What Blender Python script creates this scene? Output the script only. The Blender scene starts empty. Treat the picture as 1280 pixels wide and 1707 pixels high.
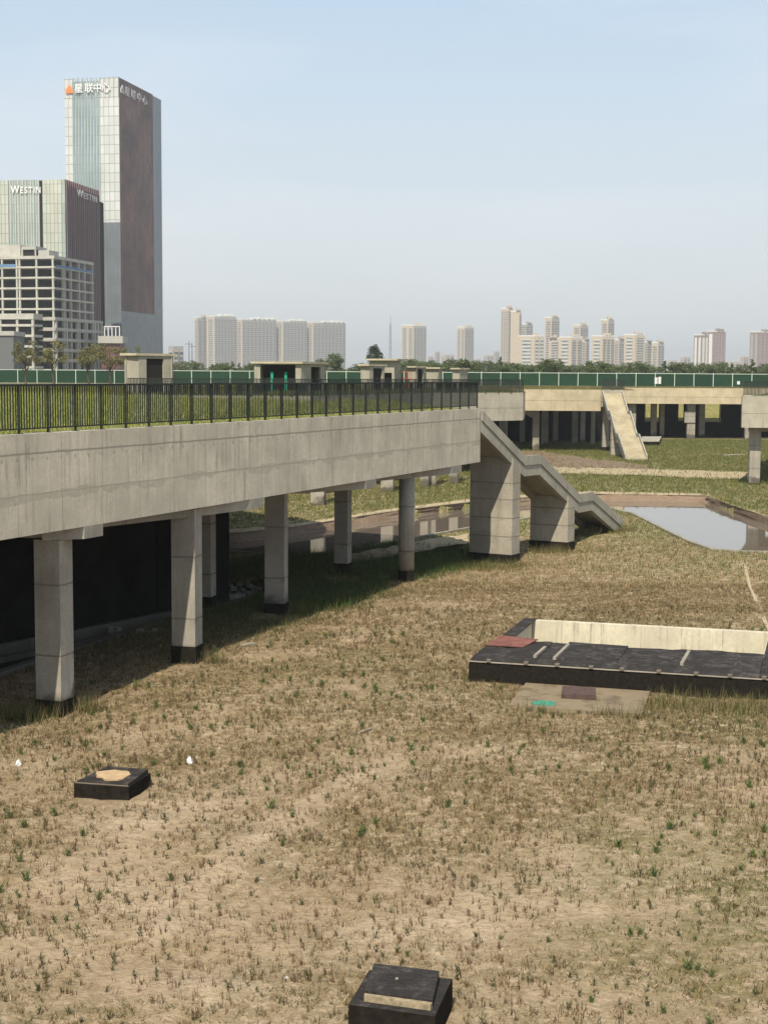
import bpy, math, random, numpy as np
from mathutils import Vector, Matrix
random.seed(7); RNG = np.random.default_rng(11)
R = math.radians
scene = bpy.context.scene
col = scene.collection
# ------------------------------------------------------------------ camera
CAM_H, PITCH, ROLL, FPX = 8.6, R(5.26), .006, 2466.0
cd = bpy.data.cameras.new('camera'); cam = bpy.data.objects.new('camera', cd); col.objects.link(cam)
cd.sensor_fit = 'VERTICAL'; cd.sensor_height = 36; cd.lens = FPX/1707*36; cd.clip_start = .1; cd.clip_end = 20000
cam.matrix_world = Matrix.Translation((0, 0, CAM_H)) @ Matrix.Rotation(R(90)-PITCH, 4, 'X') @ Matrix.Rotation(ROLL, 4, 'Z')
scene.camera = cam
# ------------------------------------------------------------------ world, sun, exposure
SUN_EL, SUN_AZ = R(50), math.atan2(-.222, -.975)          # azimuth measured from +Y towards +X
SUN = Vector((math.sin(SUN_AZ)*math.cos(SUN_EL), math.cos(SUN_AZ)*math.cos(SUN_EL), math.sin(SUN_EL)))
w = bpy.data.worlds.new('World'); scene.world = w; w.use_nodes = True
nt = w.node_tree; nt.nodes.clear()
out = nt.nodes.new('ShaderNodeOutputWorld'); bg = nt.nodes.new('ShaderNodeBackground')
sky = nt.nodes.new('ShaderNodeTexSky'); sky.sky_type = 'NISHITA'; sky.sun_disc = False
sky.sun_elevation = SUN_EL; sky.sun_rotation = SUN_AZ; sky.air_density = 1.0; sky.dust_density = 2.5; sky.ozone_density = 1.6
tc = nt.nodes.new('ShaderNodeTexCoord'); sx = nt.nodes.new('ShaderNodeSeparateXYZ'); nt.links.new(tc.outputs['Generated'], sx.inputs[0])
rp = nt.nodes.new('ShaderNodeValToRGB'); nt.links.new(sx.outputs['Z'], rp.inputs[0])
SKYC = [(0.0, (4.45, 4.62, 4.66)), (.05, (4.4, 4.66, 4.78)), (.11, (4.1, 4.55, 4.88)), (.18, (3.6, 4.3, 4.95)), (.26, (3.0, 3.9, 4.85)), (1.0, (1.7, 2.2, 3.2))]
el = rp.color_ramp.elements
el[0].position, el[0].color = SKYC[0][0], tuple(c/8 for c in SKYC[0][1])+(1,)
el[1].position, el[1].color = SKYC[-1][0], tuple(c/8 for c in SKYC[-1][1])+(1,)
for p_, c_ in SKYC[1:-1]:
    e_ = el.new(p_); e_.color = tuple(c/8 for c in c_)+(1,)
sc8 = nt.nodes.new('ShaderNodeVectorMath'); sc8.operation = 'SCALE'; sc8.inputs['Scale'].default_value = 8.7; nt.links.new(rp.outputs[0], sc8.inputs[0])
# thin high cloud, stretched sideways
mp = nt.nodes.new('ShaderNodeMapping'); mp.inputs['Scale'].default_value = (1.6, 1.6, 9); nt.links.new(tc.outputs['Generated'], mp.inputs[0])
cn = nt.nodes.new('ShaderNodeTexNoise'); cn.inputs['Scale'].default_value = 1.7; cn.inputs['Detail'].default_value = 5; nt.links.new(mp.outputs[0], cn.inputs[0])
cr = nt.nodes.new('ShaderNodeMapRange'); cr.inputs[1].default_value = .42; cr.inputs[2].default_value = .68; cr.inputs[4].default_value = .42; nt.links.new(cn.outputs[0], cr.inputs[0])
cm = nt.nodes.new('ShaderNodeMix'); cm.data_type = 'RGBA'; nt.links.new(cr.outputs[0], cm.inputs[0]); nt.links.new(sc8.outputs[0], cm.inputs[6]); cm.inputs[7].default_value = (5.6, 5.7, 6.0, 1)
mx = nt.nodes.new('ShaderNodeMix'); mx.data_type = 'RGBA'; mx.inputs[0].default_value = .93
nt.links.new(sky.outputs[0], mx.inputs[6]); nt.links.new(cm.outputs[2], mx.inputs[7])
nt.links.new(mx.outputs[2], bg.inputs[0]); bg.inputs[1].default_value = .1; nt.links.new(bg.outputs[0], out.inputs[0])
sd = bpy.data.lights.new('sun', 'SUN'); so = bpy.data.objects.new('sun', sd); col.objects.link(so)
sd.energy = 3.7; sd.angle = R(.6); sd.color = (1, .92, .76)
so.rotation_euler = SUN.to_track_quat('Z', 'Y').to_euler()
scene.view_settings.view_transform = 'Standard'; scene.view_settings.look = 'None'; scene.view_settings.exposure = 0.72; scene.view_settings.gamma = 1
scene.render.engine = 'CYCLES'; scene.cycles.max_bounces = 6; scene.cycles.volume_bounces = 0
scene.cycles.volume_step_rate = 10
# ------------------------------------------------------------------ survey helpers: where a sight line meets a level or a distance
_W = np.array([0, math.cos(PITCH), -math.sin(PITCH)]); _U0 = np.array([0, math.sin(PITCH), math.cos(PITCH)]); _R0 = np.array([1., 0, 0])
_R = _R0*math.cos(ROLL)+_U0*math.sin(ROLL); _U = _U0*math.cos(ROLL)-_R0*math.sin(ROLL)
def Pz(x, y, z=0.):
    v = _W+_R*(x-640)/FPX-_U*(y-853.5)/FPX; t = (z-CAM_H)/v[2]; return Vector((v[0]*t, v[1]*t, z))
def Px(x, d, z=0.):
    a = _R-(x-640)/FPX*_W; return Vector((-(a[1]*d+a[2]*(z-CAM_H))/a[0], d, z))
def Zat(x, y, d):                                             # height of sight line at distance d
    v = _W+_R*(x-640)/FPX-_U*(y-853.5)/FPX; return CAM_H+v[2]/v[1]*d
# ------------------------------------------------------------------ value noise (numpy)
class VN:
    def __init__(s, seed): s.g = np.random.default_rng(seed).random((256, 256))
    def n(s, x, y):
        xi = np.floor(x).astype(int); yi = np.floor(y).astype(int); fx = x-xi; fy = y-yi
        fx = fx*fx*(3-2*fx); fy = fy*fy*(3-2*fy); g = s.g; a = xi & 255; b = (xi+1) & 255; c = yi & 255; d = (yi+1) & 255
        return (g[a, c]*(1-fx)+g[b, c]*fx)*(1-fy)+(g[a, d]*(1-fx)+g[b, d]*fx)*fy
    def fbm(s, x, y, o=4):
        t = 0; a = .5
        for i in range(o): t = t+a*s.n(x*2**i+i*17.3, y*2**i+i*9.1); a *= .5
        return t/(1-.5**o)
V1, V2, V3, V4 = VN(1), VN(2), VN(3), VN(4)
# ------------------------------------------------------------------ mesh builder
ORG = {}
class MB:
    def __init__(s): s.v = []; s.f = []
    def add(s, vs, fs):
        n = len(s.v); s.v += [tuple(v) for v in vs]; s.f += [tuple(i+n for i in f) for f in fs]; return s
    def box(s, x0, x1, y0, y1, z0, z1):
        return s.add([(x0,y0,z0),(x1,y0,z0),(x1,y1,z0),(x0,y1,z0),(x0,y0,z1),(x1,y0,z1),(x1,y1,z1),(x0,y1,z1)],
                     [(0,3,2,1),(4,5,6,7),(0,1,5,4),(1,2,6,5),(2,3,7,6),(3,0,4,7)])
    def obox(s, c, u, L, Wd, z0, z1):                         # centre (x,y), unit dir u, length along u, width across
        px, py = -u[1], u[0]; q = []
        for z in (z0, z1):
            for a, b in ((-.5,-.5),(.5,-.5),(.5,.5),(-.5,.5)):
                q.append((c[0]+u[0]*L*a+px*Wd*b, c[1]+u[1]*L*a+py*Wd*b, z))
        return s.add(q, [(0,3,2,1),(4,5,6,7),(0,1,5,4),(1,2,6,5),(2,3,7,6),(3,0,4,7)])
    def prism(s, pts, z0, z1):
        n = len(pts); a = sum(pts[i][0]*pts[(i+1)%n][1]-pts[(i+1)%n][0]*pts[i][1] for i in range(n))
        if a < 0: pts = pts[::-1]
        vs = [(p[0],p[1],z0) for p in pts]+[(p[0],p[1],z1) for p in pts]
        return s.add(vs, [tuple(range(n))[::-1], tuple(range(n, 2*n))]+[(i,(i+1)%n,n+(i+1)%n,n+i) for i in range(n)])
    def slab(s, top, bot):                                    # two matching loops
        n = len(top); return s.add(list(bot)+list(top), [tuple(range(n))[::-1], tuple(range(n, 2*n))]+[(i,(i+1)%n,n+(i+1)%n,n+i) for i in range(n)])
    def tube(s, pts, rad, k=6):
        base = len(s.v); rad = rad if isinstance(rad, (list, tuple)) else [rad]*len(pts)
        P = [Vector(p) for p in pts]
        for i, p in enumerate(P):
            t = (P[min(i+1, len(P)-1)]-P[max(i-1, 0)]).normalized(); a = t.orthogonal().normalized() if abs(t.z) < .9 else Vector((1,0,0)); a = (a-t*a.dot(t)).normalized(); b = t.cross(a)
            for j in range(k): s.v.append(tuple(p+(a*math.cos(2*math.pi*j/k)+b*math.sin(2*math.pi*j/k))*rad[i]))
        for i in range(len(P)-1):
            for j in range(k): s.f.append((base+i*k+j, base+i*k+(j+1)%k, base+(i+1)*k+(j+1)%k, base+(i+1)*k+j))
        s.f.append(tuple(base+j for j in range(k))[::-1]); s.f.append(tuple(base+(len(P)-1)*k+j for j in range(k))); return s
    def build(s, name, mat, parent=None, loc=None, rotz=0, local=False, smooth=False):
        """world-coordinate verts unless local; parts keep the thing's origin"""
        me = bpy.data.meshes.new(name); V = s.v
        if parent is not None: off = ORG[parent.name]
        elif loc is not None: off = Vector(loc)
        else:
            A = np.array(V); off = Vector(((A[:,0].min()+A[:,0].max())/2, (A[:,1].min()+A[:,1].max())/2, A[:,2].min()))
        if not local: V = [(a-off[0], b-off[1], c-off[2]) for a, b, c in V]
        me.from_pydata(V, [], s.f); me.update()
        if smooth: me.shade_smooth()
        me.materials.append(mat); o = bpy.data.objects.new(name, me); col.objects.link(o)
        if parent is not None:
            o.parent = parent; ORG[o.name] = ORG[parent.name]
            if local and loc is not None: o.location = Vector(loc)-ORG[parent.name]; o.rotation_euler.z = rotz
        else: o.location = off; o.rotation_euler.z = rotz; ORG[o.name] = off
        return o
def tag(o, label=None, cat=None, group=None, kind=None):
    if label: o['label'] = label
    if cat: o['category'] = cat
    if group: o['group'] = group
    if kind: o['kind'] = kind
    return o
def thing(name, loc, label, cat, group=None, rotz=0):
    o = bpy.data.objects.new(name, None); o.empty_display_size = .2; col.objects.link(o); o.location = loc; o.rotation_euler.z = rotz
    ORG[o.name] = Vector(loc); return tag(o, label, cat, group)
KIDS = {}
def copy_tree(src, loc, rotz=0, sc=(1,1,1), label=None, parent=None):
    c = src.copy(); col.objects.link(c)
    if parent is not None: c.parent = parent
    else:
        c.location = loc; c.rotation_euler = (0, 0, rotz); c.scale = sc
        if label: c['label'] = label
    for ch in src.children: copy_tree(ch, None, parent=c)
    return c
# ------------------------------------------------------------------ material helpers
class NT:
    def __init__(s, name, rough=.9, spec=.2):
        s.m = bpy.data.materials.new(name); s.m.use_nodes = True; s.t = s.m.node_tree; s.t.nodes.clear()
        s.o = s.t.nodes.new('ShaderNodeOutputMaterial'); s.b = s.t.nodes.new('ShaderNodeBsdfPrincipled'); s.t.links.new(s.b.outputs[0], s.o.inputs[0])
        s.b.inputs['Roughness'].default_value = rough; s.b.inputs['Specular IOR Level'].default_value = spec
        g = s.t.nodes.new('ShaderNodeNewGeometry'); s.pos = g.outputs['Position']; s.nrm = g.outputs['Normal']
        t = s.t.nodes.new('ShaderNodeTexCoord'); s.obj = t.outputs['Object']
    def set(s, inp, v):
        if hasattr(v, 'is_output') or isinstance(v, bpy.types.NodeSocket): s.t.links.new(v, inp)
        elif isinstance(v, (tuple, list)) and len(v) == 3 and inp.type == 'RGBA': inp.default_value = tuple(v)+(1,)
        else: inp.default_value = v
    def math(s, op, a, b=0., c=0., clamp=False):
        n = s.t.nodes.new('ShaderNodeMath'); n.operation = op; n.use_clamp = clamp
        s.set(n.inputs[0], a); s.set(n.inputs[1], b); s.set(n.inputs[2], c); return n.outputs[0]
    def sep(s, v):
        n = s.t.nodes.new('ShaderNodeSeparateXYZ'); s.set(n.inputs[0], v); return n.outputs
    def comb(s, x, y, z):
        n = s.t.nodes.new('ShaderNodeCombineXYZ'); s.set(n.inputs[0], x); s.set(n.inputs[1], y); s.set(n.inputs[2], z); return n.outputs[0]
    def noise(s, scale=1., vec=None, st=None, det=4., rough=.55, dist=0.):
        n = s.t.nodes.new('ShaderNodeTexNoise'); v = vec if vec is not None else s.obj
        if st:
            m = s.t.nodes.new('ShaderNodeMapping'); m.inputs['Scale'].default_value = st; s.set(m.inputs[0], v); v = m.outputs[0]
        s.set(n.inputs['Vector'], v); n.inputs['Scale'].default_value = scale; n.inputs['Detail'].default_value = det
        n.inputs['Roughness'].default_value = rough; n.inputs['Distortion'].default_value = dist; return n.outputs[0]
    def ramp(s, v, a, b, lo=0., hi=1.):
        n = s.t.nodes.new('ShaderNodeMapRange'); n.interpolation_type = 'SMOOTHSTEP'
        s.set(n.inputs[0], v); n.inputs[1].default_value = a; n.inputs[2].default_value = b; n.inputs[3].default_value = lo; n.inputs[4].default_value = hi; return n.outputs[0]
    def mix(s, f, a, b, mode='MIX'):
        n = s.t.nodes.new('ShaderNodeMix'); n.data_type = 'RGBA'; n.blend_type = mode
        s.set(n.inputs[0], f); s.set(n.inputs[6], a); s.set(n.inputs[7], b); return n.outputs[2]
    def attr(s, name, fac=True):
        n = s.t.nodes.new('ShaderNodeAttribute'); n.attribute_name = name; return n.outputs['Fac' if fac else 'Color']
    def bump(s, h, strength=.3, dist=.02):
        n = s.t.nodes.new('ShaderNodeBump'); s.set(n.inputs['Height'], h); n.inputs['Strength'].default_value = strength; n.inputs['Distance'].default_value = dist
        s.t.links.new(n.outputs[0], s.b.inputs['Normal'])
    def col(s, v): s.set(s.b.inputs['Base Color'], v); return s
    def line(s, v, period, wd, off=0.):                       # 1 on lines repeated along v
        t = s.math('FRACT', s.math('DIVIDE', s.math('ADD', v, off), period)); t = s.math('ABSOLUTE', s.math('SUBTRACT', t, .5))
        return s.math('GREATER_THAN', t, .5-wd/period/2)
    def at(s, v, c, wd):                                      # 1 within wd/2 of c
        return s.math('LESS_THAN', s.math('ABSOLUTE', s.math('SUBTRACT', v, c)), wd/2)
def plain(name, c, rough=.85, var=.12, spec=.2, sc=3., metal=0.):
    n = NT(name, rough, spec); k = n.noise(sc, n.obj, det=5); c2 = tuple(x*(1-var*1.6) for x in c); c1 = tuple(min(1, x*(1+var)) for x in c)
    n.col(n.mix(k, c2, c1)); n.b.inputs['Metallic'].default_value = metal; return n.m
def concrete(name, base=(.40,.365,.30), dark=.55, joint=None, zl=(), band=None, holes=False, streak=1., damp=False):
    n = NT(name, .92, .15); X, Y, Z = n.sep(n.obj)[0:3]
    wob = n.noise(.9, det=3)
    c = n.mix(n.ramp(n.noise(.55, det=6, rough=.65), .3, .7), tuple(x*.76 for x in base), tuple(x*1.14 for x in base))
    c = n.mix(n.ramp(n.noise(9., det=5, rough=.75), .35, .75, 0, .55), c, tuple(x*.66 for x in base))
    st = n.ramp(n.noise(1., st=(5., 5., .35), det=6, rough=.7), .46, .74, 0, .75*streak); st = n.math('MULTIPLY', st, n.ramp(n.noise(.7, det=4), .38, .62, .15, 1.))      # rain streaks
    c = n.mix(st, c, (base[0]*.46, base[1]*.46, base[2]*.46))
    st2 = n.ramp(n.noise(1., st=(3., 3., .22), det=4), .55, .75, 0, .35)
    c = n.mix(st2, c, (min(1, base[0]*1.3), min(1, base[1]*1.3), base[2]*1.33))
    if joint:
        j = n.line(X, joint, .035); c = n.mix(n.math('MULTIPLY', j, n.ramp(n.noise(2.), .3, .6, .25, .8)), c, tuple(x*.5 for x in base))
        pv = n.math('FLOOR', n.math('DIVIDE', X, joint)); wn = n.t.nodes.new('ShaderNodeTexWhiteNoise'); wn.noise_dimensions = '1D'; n.set(wn.inputs['W'], pv)
        c = n.mix(n.math('MULTIPLY', wn.outputs[0], .22), c, tuple(x*.72 for x in base))
    for z in zl:
        zz = n.math('ADD', Z, n.math('MULTIPLY', wob, .07)); j = n.at(zz, z+.025, .05); c = n.mix(n.math('MULTIPLY', j, .8), c, tuple(x*.42 for x in base))
        j = n.math('MULTIPLY', n.at(zz, z-.02, .2), n.ramp(n.noise(3.5, det=5), .52, .66, 0, .5)); c = n.mix(j, c, tuple(x*.5 for x in base))
        if holes:                                             # damp smudges of tie holes under the joint
            hx = n.math('ABSOLUTE', n.math('SUBTRACT', n.math('FRACT', n.math('DIVIDE', X, .61)), .5)); hz = n.math('ABSOLUTE', n.math('SUBTRACT', zz, z-.12))
            hh = n.math('ADD', n.math('MULTIPLY', hx, .61), hz); c = n.mix(n.ramp(n.math('ADD', hh, n.math('MULTIPLY', n.noise(6.), .12)), .08, .15, .55, 0), c, tuple(x*.42 for x in base))
    if band:                                                  # uneven patched pour joint
        z0, wd = band; zz = n.math('ADD', Z, n.math('MULTIPLY', n.math('SUBTRACT', n.noise(.5, det=3), .5), .12))
        up = n.math('MULTIPLY', n.ramp(n.noise(.8, n.pos, det=7, rough=.6), .40, .68), wd*.6); dn = n.math('MULTIPLY', n.ramp(n.noise(.6, det=6, rough=.6), .36, .62), wd)
        m = n.math('MULTIPLY', n.math('LESS_THAN', zz, n.math('ADD', up, z0)), n.math('GREATER_THAN', zz, n.math('SUBTRACT', z0, dn)))
        c = n.mix(n.math('MULTIPLY', n.at(zz, z0+.01, .035), .6), c, tuple(x*.45 for x in base))
        c = n.mix(n.math('MULTIPLY', m, n.ramp(n.noise(5., det=6, rough=.75), .3, .6, .2, .75)), c, (base[0]*.62, base[1]*.63, base[2]*.62))
    if damp:
        zz = n.math('ADD', Z, n.math('MULTIPLY', n.noise(.8, n.pos, det=4), -2.2)); c = n.mix(n.ramp(zz, -.85, -.45, .8, 0), c, (.06,.052,.042))
    n.col(c); n.bump(n.math('ADD', n.noise(14., det=5, rough=.7), n.math('MULTIPLY', n.noise(2.), .6)), .5, .012); return n.m
M = {}
M['beam'] = concrete('edge_beam_concrete', (.61,.55,.435), joint=1.85, zl=(6.68,), band=(5.66,.21), holes=True, streak=1.7)
M['beam_far'] = concrete('far_beam_concrete', (.49,.415,.285), joint=3.0, zl=(5.9,))
M['beam_mid'] = concrete('mid_beam_concrete', (.40,.37,.30), joint=3.7, zl=(5.8,))
M['column'] = concrete('column_concrete', (.33,.30,.25), zl=(1.35, 3.2), streak=.7, damp=True)
M['pier'] = concrete('pier_concrete', (.36,.325,.265), zl=(.9, 1.8, 2.7, 3.5), streak=.8)
M['stair'] = concrete('stair_concrete', (.34,.32,.265), streak=1.)
M['tread'] = concrete('tread_concrete', (.48,.42,.30), streak=.5)
n = NT('black_membrane', .8, .12); n.col(n.mix(n.ramp(n.noise(2.2, n.pos, det=8, rough=.75, dist=.6), .45, .78), (.030,.026,.024), (.125,.110,.10))); n.bump(n.math('ADD', n.noise(2.5, n.pos, det=6, dist=1.), n.noise(11., n.pos, det=4)), .9, .07); M['membrane'] = n.m
M['slab'] = concrete('slab_concrete', (.28,.26,.22))
M['pit'] = concrete('pit_wall_concrete', (.60,.54,.41), joint=1.3, streak=1.7)
M['curb'] = concrete('curb_concrete', (.30,.275,.22))
M['curb_dark'] = concrete('dark_kerb_concrete', (.12,.11,.095))
M['kiosk'] = concrete('kiosk_concrete', (.36,.335,.27), joint=1.9, streak=.7)
M['bitumen'] = plain('bitumen_coating', (.020,.017,.014), .95, .6, .04, sc=9)
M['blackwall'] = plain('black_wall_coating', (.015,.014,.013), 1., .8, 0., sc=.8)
M['rail'] = plain('railing_paint', (.028,.034,.031), .7, .2, .12)
M['post'] = plain('white_fence_post', (.50,.55,.49), .6, .1)
def m_hedge():
    n = NT('green_mesh_panel', .7, .2); k = n.noise(.9, det=6, rough=.7); c = n.mix(k, (.005,.022,.012), (.020,.068,.032)); oi = n.t.nodes.new('ShaderNodeObjectInfo'); c = n.mix(n.math('MULTIPLY', oi.outputs['Random'], .6), c, (.008,.028,.014))
    X, Y, Z = n.sep(n.obj)[0:3]; c = n.mix(n.math('MULTIPLY', n.line(X, .3, .07), .5), c, (.008,.03,.018)); c = n.mix(n.ramp(n.noise(3.3, det=4), .62, .7, 0, .5), c, (.06,.12,.05)); n.col(c); return n.m
M['hedge'] = m_hedge()
def m_ground():
    n = NT('dry_sandy_soil', .97, .1); P = n.pos; green = n.attr('green'); cover = n.attr('cover')
    sand = n.mix(n.ramp(n.noise(.35, P, det=6, rough=.6), .3, .7), (.385,.288,.188), (.47,.368,.252))
    sand = n.mix(n.ramp(n.noise(7., P, det=7, rough=.8), .46, .66, 0, .75), sand, (.17,.11,.065)); sand = n.mix(n.ramp(n.noise(.9, P, det=5, rough=.7), .5, .72, 0, .45), sand, (.25,.185,.11))
    sand = n.mix(n.ramp(n.noise(2., P, det=5, rough=.7), .55, .75, 0, .35), sand, (.52,.42,.29))
    straw = n.mix(n.noise(7., P, det=6, rough=.8), (.105,.075,.036), (.30,.23,.12))
    gr = n.mix(n.noise(5., P, det=6, rough=.8), (.06,.072,.02), (.20,.19,.062))
    veg = n.mix(green, straw, gr)
    f = n.math('MULTIPLY', cover, n.ramp(n.noise(3., P, det=6, rough=.8), .38, .55))
    n.col(n.mix(f, sand, veg)); h = n.math('ADD', n.noise(1.8, P, det=8, rough=.68), n.math('MULTIPLY', n.noise(12., P, det=5, rough=.7), .35)); n.bump(h, 1., .14); return n.m
M['ground'] = m_ground()
def m_blade():
    n = NT('weed_blades', .8, .15); n.col(n.attr('tint', False)); n.b.inputs['Subsurface Weight'].default_value = 0
    tr = n.t.nodes.new('ShaderNodeBsdfTranslucent'); n.set(tr.inputs[0], n.attr('tint', False)); ms = n.t.nodes.new('ShaderNodeMixShader'); ms.inputs[0].default_value = .25
    n.t.links.new(n.b.outputs[0], ms.inputs[1]); n.t.links.new(tr.outputs[0], ms.inputs[2]); n.t.links.new(ms.outputs[0], n.o.inputs[0]); return n.m
M['blade'] = m_blade()
M['deck_soil'] = plain('deck_soil', (.17,.17,.065), .95, .4, sc=1.2)
def m_water(name, c, rg=.03, sp=.5):
    n = NT(name, rg, sp); n.col(c); n.b.inputs['IOR'].default_value = 1.36; n.bump(n.noise(2.2, n.pos, det=3), .03, .02); return n.m
M['water'] = m_water('pond_water', (.16,.13,.10))
M['pool'] = m_water('stagnant_water', (.010,.010,.008), .25, .08)
def m_bank():
    n = NT('muddy_bank', .95, .1); c = n.mix(n.noise(1.5, n.pos, det=6, rough=.7), (.13,.085,.062), (.29,.22,.155)); c = n.mix(n.ramp(n.noise(3., n.pos, st=(.3,2,6), det=5), .5, .7, 0, .7), c, (.12,.08,.05)); n.col(c); n.bump(n.noise(5., n.pos, det=6), .8, .1); return n.m
M['bank'] = m_bank()
def m_path():
    n = NT('sandy_path', .97, .1); c = n.mix(n.noise(1.1, n.pos, det=7, rough=.75), (.26,.20,.12), (.52,.43,.29)); c = n.mix(n.ramp(n.noise(2.6, n.pos, det=6, rough=.75), .52, .64, 0, .8), c, (.14,.13,.055)); n.col(c); n.bump(n.noise(4., n.pos, det=6), .6, .06); return n.m
M['path'] = m_path()
M['crown'] = None
def m_leaf(name, a, b):
    n = NT(name, .75, .2); oi = n.t.nodes.new('ShaderNodeObjectInfo'); k = n.math('ADD', n.math('MULTIPLY', n.noise(1.2, det=4), .8), n.math('MULTIPLY', oi.outputs['Random'], .25)); n.col(n.mix(k, a, b)); return n.m
M['int_shade'] = plain('interior_shade', (.022,.019,.017), 1., .3, sc=.3)  # near-black colour that paints the shade inside open buildings
M['leaf'] = m_leaf('foliage', (.035,.055,.020), (.12,.15,.055))
M['leaf_pine'] = m_leaf('dark_foliage', (.012,.022,.010), (.04,.06,.022))
M['leaf_thin'] = m_leaf('dry_foliage', (.085,.085,.032), (.19,.175,.07))
M['bark'] = plain('bark', (.10,.075,.05), .95, .3)
# ------------------------------------------------------------------ layout of the ground and the decks
DZ = 7.15                                                    # deck level
FA, FB = Vector((-9.05, 34.66)), Vector((4.4, 68.02))        # face line of the near walkway
FU = (FB-FA).normalized(); FN = Vector((FU.y, -FU.x))        # along, outward normal
F0 = FA-FU*27.0; FL = (FB-F0).length                         # start (off frame, beside the camera)
def fs(s, inn=0., z=0.): p = F0+FU*s-FN*inn; return Vector((p.x, p.y, z))
def face_at(px, z=4.5):                                       # s where the face crosses image column px
    lo, hi = 0., FL+40
    for _ in range(50):
        m = (lo+hi)/2; p = F0+FU*m; lo, hi = (m, hi) if Px(px, p.y, z).x > p.x else (lo, m)
    return lo
def poly_in(x, y, poly):
    r = np.zeros(x.shape, bool); n = len(poly); j = n-1
    for i in range(n):
        xi, yi = poly[i][0], poly[i][1]; xj, yj = poly[j][0], poly[j][1]
        if yi != yj: r ^= ((yi > y) != (yj > y)) & (x < (xj-xi)*(y-yi)/(yj-yi)+xi)
        j = i
    return r
def dist_line(x, y, pts):
    d = np.full(x.shape, 1e9)
    for a, b in zip(pts[:-1], pts[1:]):
        ax, ay, bx, by = a[0], a[1], b[0], b[1]; L = (bx-ax)**2+(by-ay)**2; t = np.clip(((x-ax)*(bx-ax)+(y-ay)*(by-ay))/L, 0, 1)
        d = np.minimum(d, np.hypot(x-ax-t*(bx-ax), y-ay-t*(by-ay)))
    return d
WZ = -.42
BN = [Pz(*p, z=0) for p in ((300,929),(364,919),(480,925),(550,924),(665,902),(780,881),(880,864),(1019,849),(1055,857),(1110,885),(1150,904),(1185,916),(1230,920),(1330,922))]   # near edge
BF = [Pz(*p, z=WZ) for p in ((300,908),(400,903),(486,893),(640,866),(780,846),(900,838),(1007,834),(1172,837),(1240,860),(1340,898))]          # far waterline
BT = [Pz(*p, z=0) for p in ((300,893),(400,889),(486,880),(640,855),(780,838),(900,828),(987,824),(1175,827),(1210,840),(1320,876))]               # top of the far bank
BASIN = BN+BT[::-1]
PN = [Pz(*p) for p in ((-160,1180),(0,1124),(110,1088),(230,1050),(364,1014),(442,990))]
PF = [Pz(*p) for p in ((450,972),(430,963),(364,960),(310,975),(260,1018),(0,1062),(-160,1095))]
POOL = PN+PF
NBACK = [FB, Vector((0.2, 76.8)), Vector((-4.6, 80.)), Vector((-22, 104))]   # far edge of the near walkway
TUBA = Pz(783,1103,.53); tu = Vector((.958,-.287)); tv = Vector((.287,.958))
RIDGE = [Pz(*p) for p in ((250,1560),(330,1475),(400,1418),(470,1382),(530,1335),(600,1290))]; LINE2 = [Pz(*p) for p in ((1238,935),(1250,980),(1278,1040))]
def gz(x, y):
    x = np.asarray(x, float); y = np.asarray(y, float)
    amp = np.clip(1.3-np.abs(y-30)/90, .25, 1)
    z = (V1.fbm(x*.16, y*.16, 4)-.5)*.30*amp+(V2.fbm(x*.9, y*.9, 4)-.5)*.14*amp+(V3.fbm(x*3.2, y*3.2, 2)-.5)*.06*amp
    near = np.clip(np.minimum(dist_line(x, y, BN), dist_line(x, y, BT))/3, 0, 1); nearp = np.clip(dist_line(x, y, PN)/1.5, 0, 1)
    z = z*near*nearp+.10*np.exp(-(dist_line(x, y, RIDGE)/.40)**2)*(.5+V3.n(x*1.3, y*1.3))
    z = z-.27*np.exp(-((x+8.8)**2+(y-37.6)**2)/14)-.55*np.exp(-((x-5)**2+(y-70.2)**2)/14)-.5*np.exp(-((x-8.8)**2+(y-76.8)**2)/9)
    z = np.where(poly_in(x, y, BASIN), -1.5, z); z = np.where(poly_in(x, y, POOL), -.8, z)
    u = (x-TUBA.x)*tu.x+(y-TUBA.y)*tu.y; v = (x-TUBA.x)*tv.x+(y-TUBA.y)*tv.y; z = np.where((u > .2) & (u < 8.3) & (v > .2) & (v < 7.75), -1.7, z)
    return z
def gzp(p): return float(gz(np.array([p[0]]), np.array([p[1]]))[0])
def tub(u, v, z=0): return Vector((TUBA.x+tu.x*u+tv.x*v, TUBA.y+tu.y*u+tv.y*v, z))
RT = [tub(-1,-.5), tub(10,-.5), tub(10,-6), tub(3,-6)]
def cover_green(x, y):
    inn = (x-FA.x)*FN.x+(y-FA.y)*FN.y                        # negative under the walkway
    g = np.clip((y-60)/28, 0, 1)*.9+np.clip((y-92)/10, 0, 1)*.5+(V2.fbm(x*.12, y*.12, 3)-.5)*1.1
    g = np.where((inn < 0) & (y < 80), np.clip((-inn-.4)/2.2, 0, 1)*np.clip((y-43)/10, 0, 1), g)
    dx = (x-9.5)/4.5; dy = (y-36.5)/2.8; g = g+np.clip(1-(dx*dx+dy*dy), 0, 1)*.8
    dx = (x-5.5)/4.5; dy = (y-24)/6.5; g = g+np.clip(1-(dx*dx+dy*dy), 0, 1)*.75
    c = .52+(V4.fbm(x*.22, y*.22, 4)-.5)*1.9+(V1.fbm(x*.9+5, y*.9, 3)-.5)*.9+np.clip((y-34)/60, 0, .28)+np.clip((x-1)/9, 0, .3)-.7*np.clip(1-dist_line(x, y, RIDGE)/.55, 0, 1)-.6*np.clip(1-dist_line(x, y, LINE2)/.4, 0, 1)
    c = np.where((inn < 0) & (y < 80), np.maximum(c, .75), c); c = np.where((inn < .8) & (inn > -3) & (y < 60), np.maximum(c, .7), c)
    return np.clip(c, 0, 1), np.clip(g, 0, 1)
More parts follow.
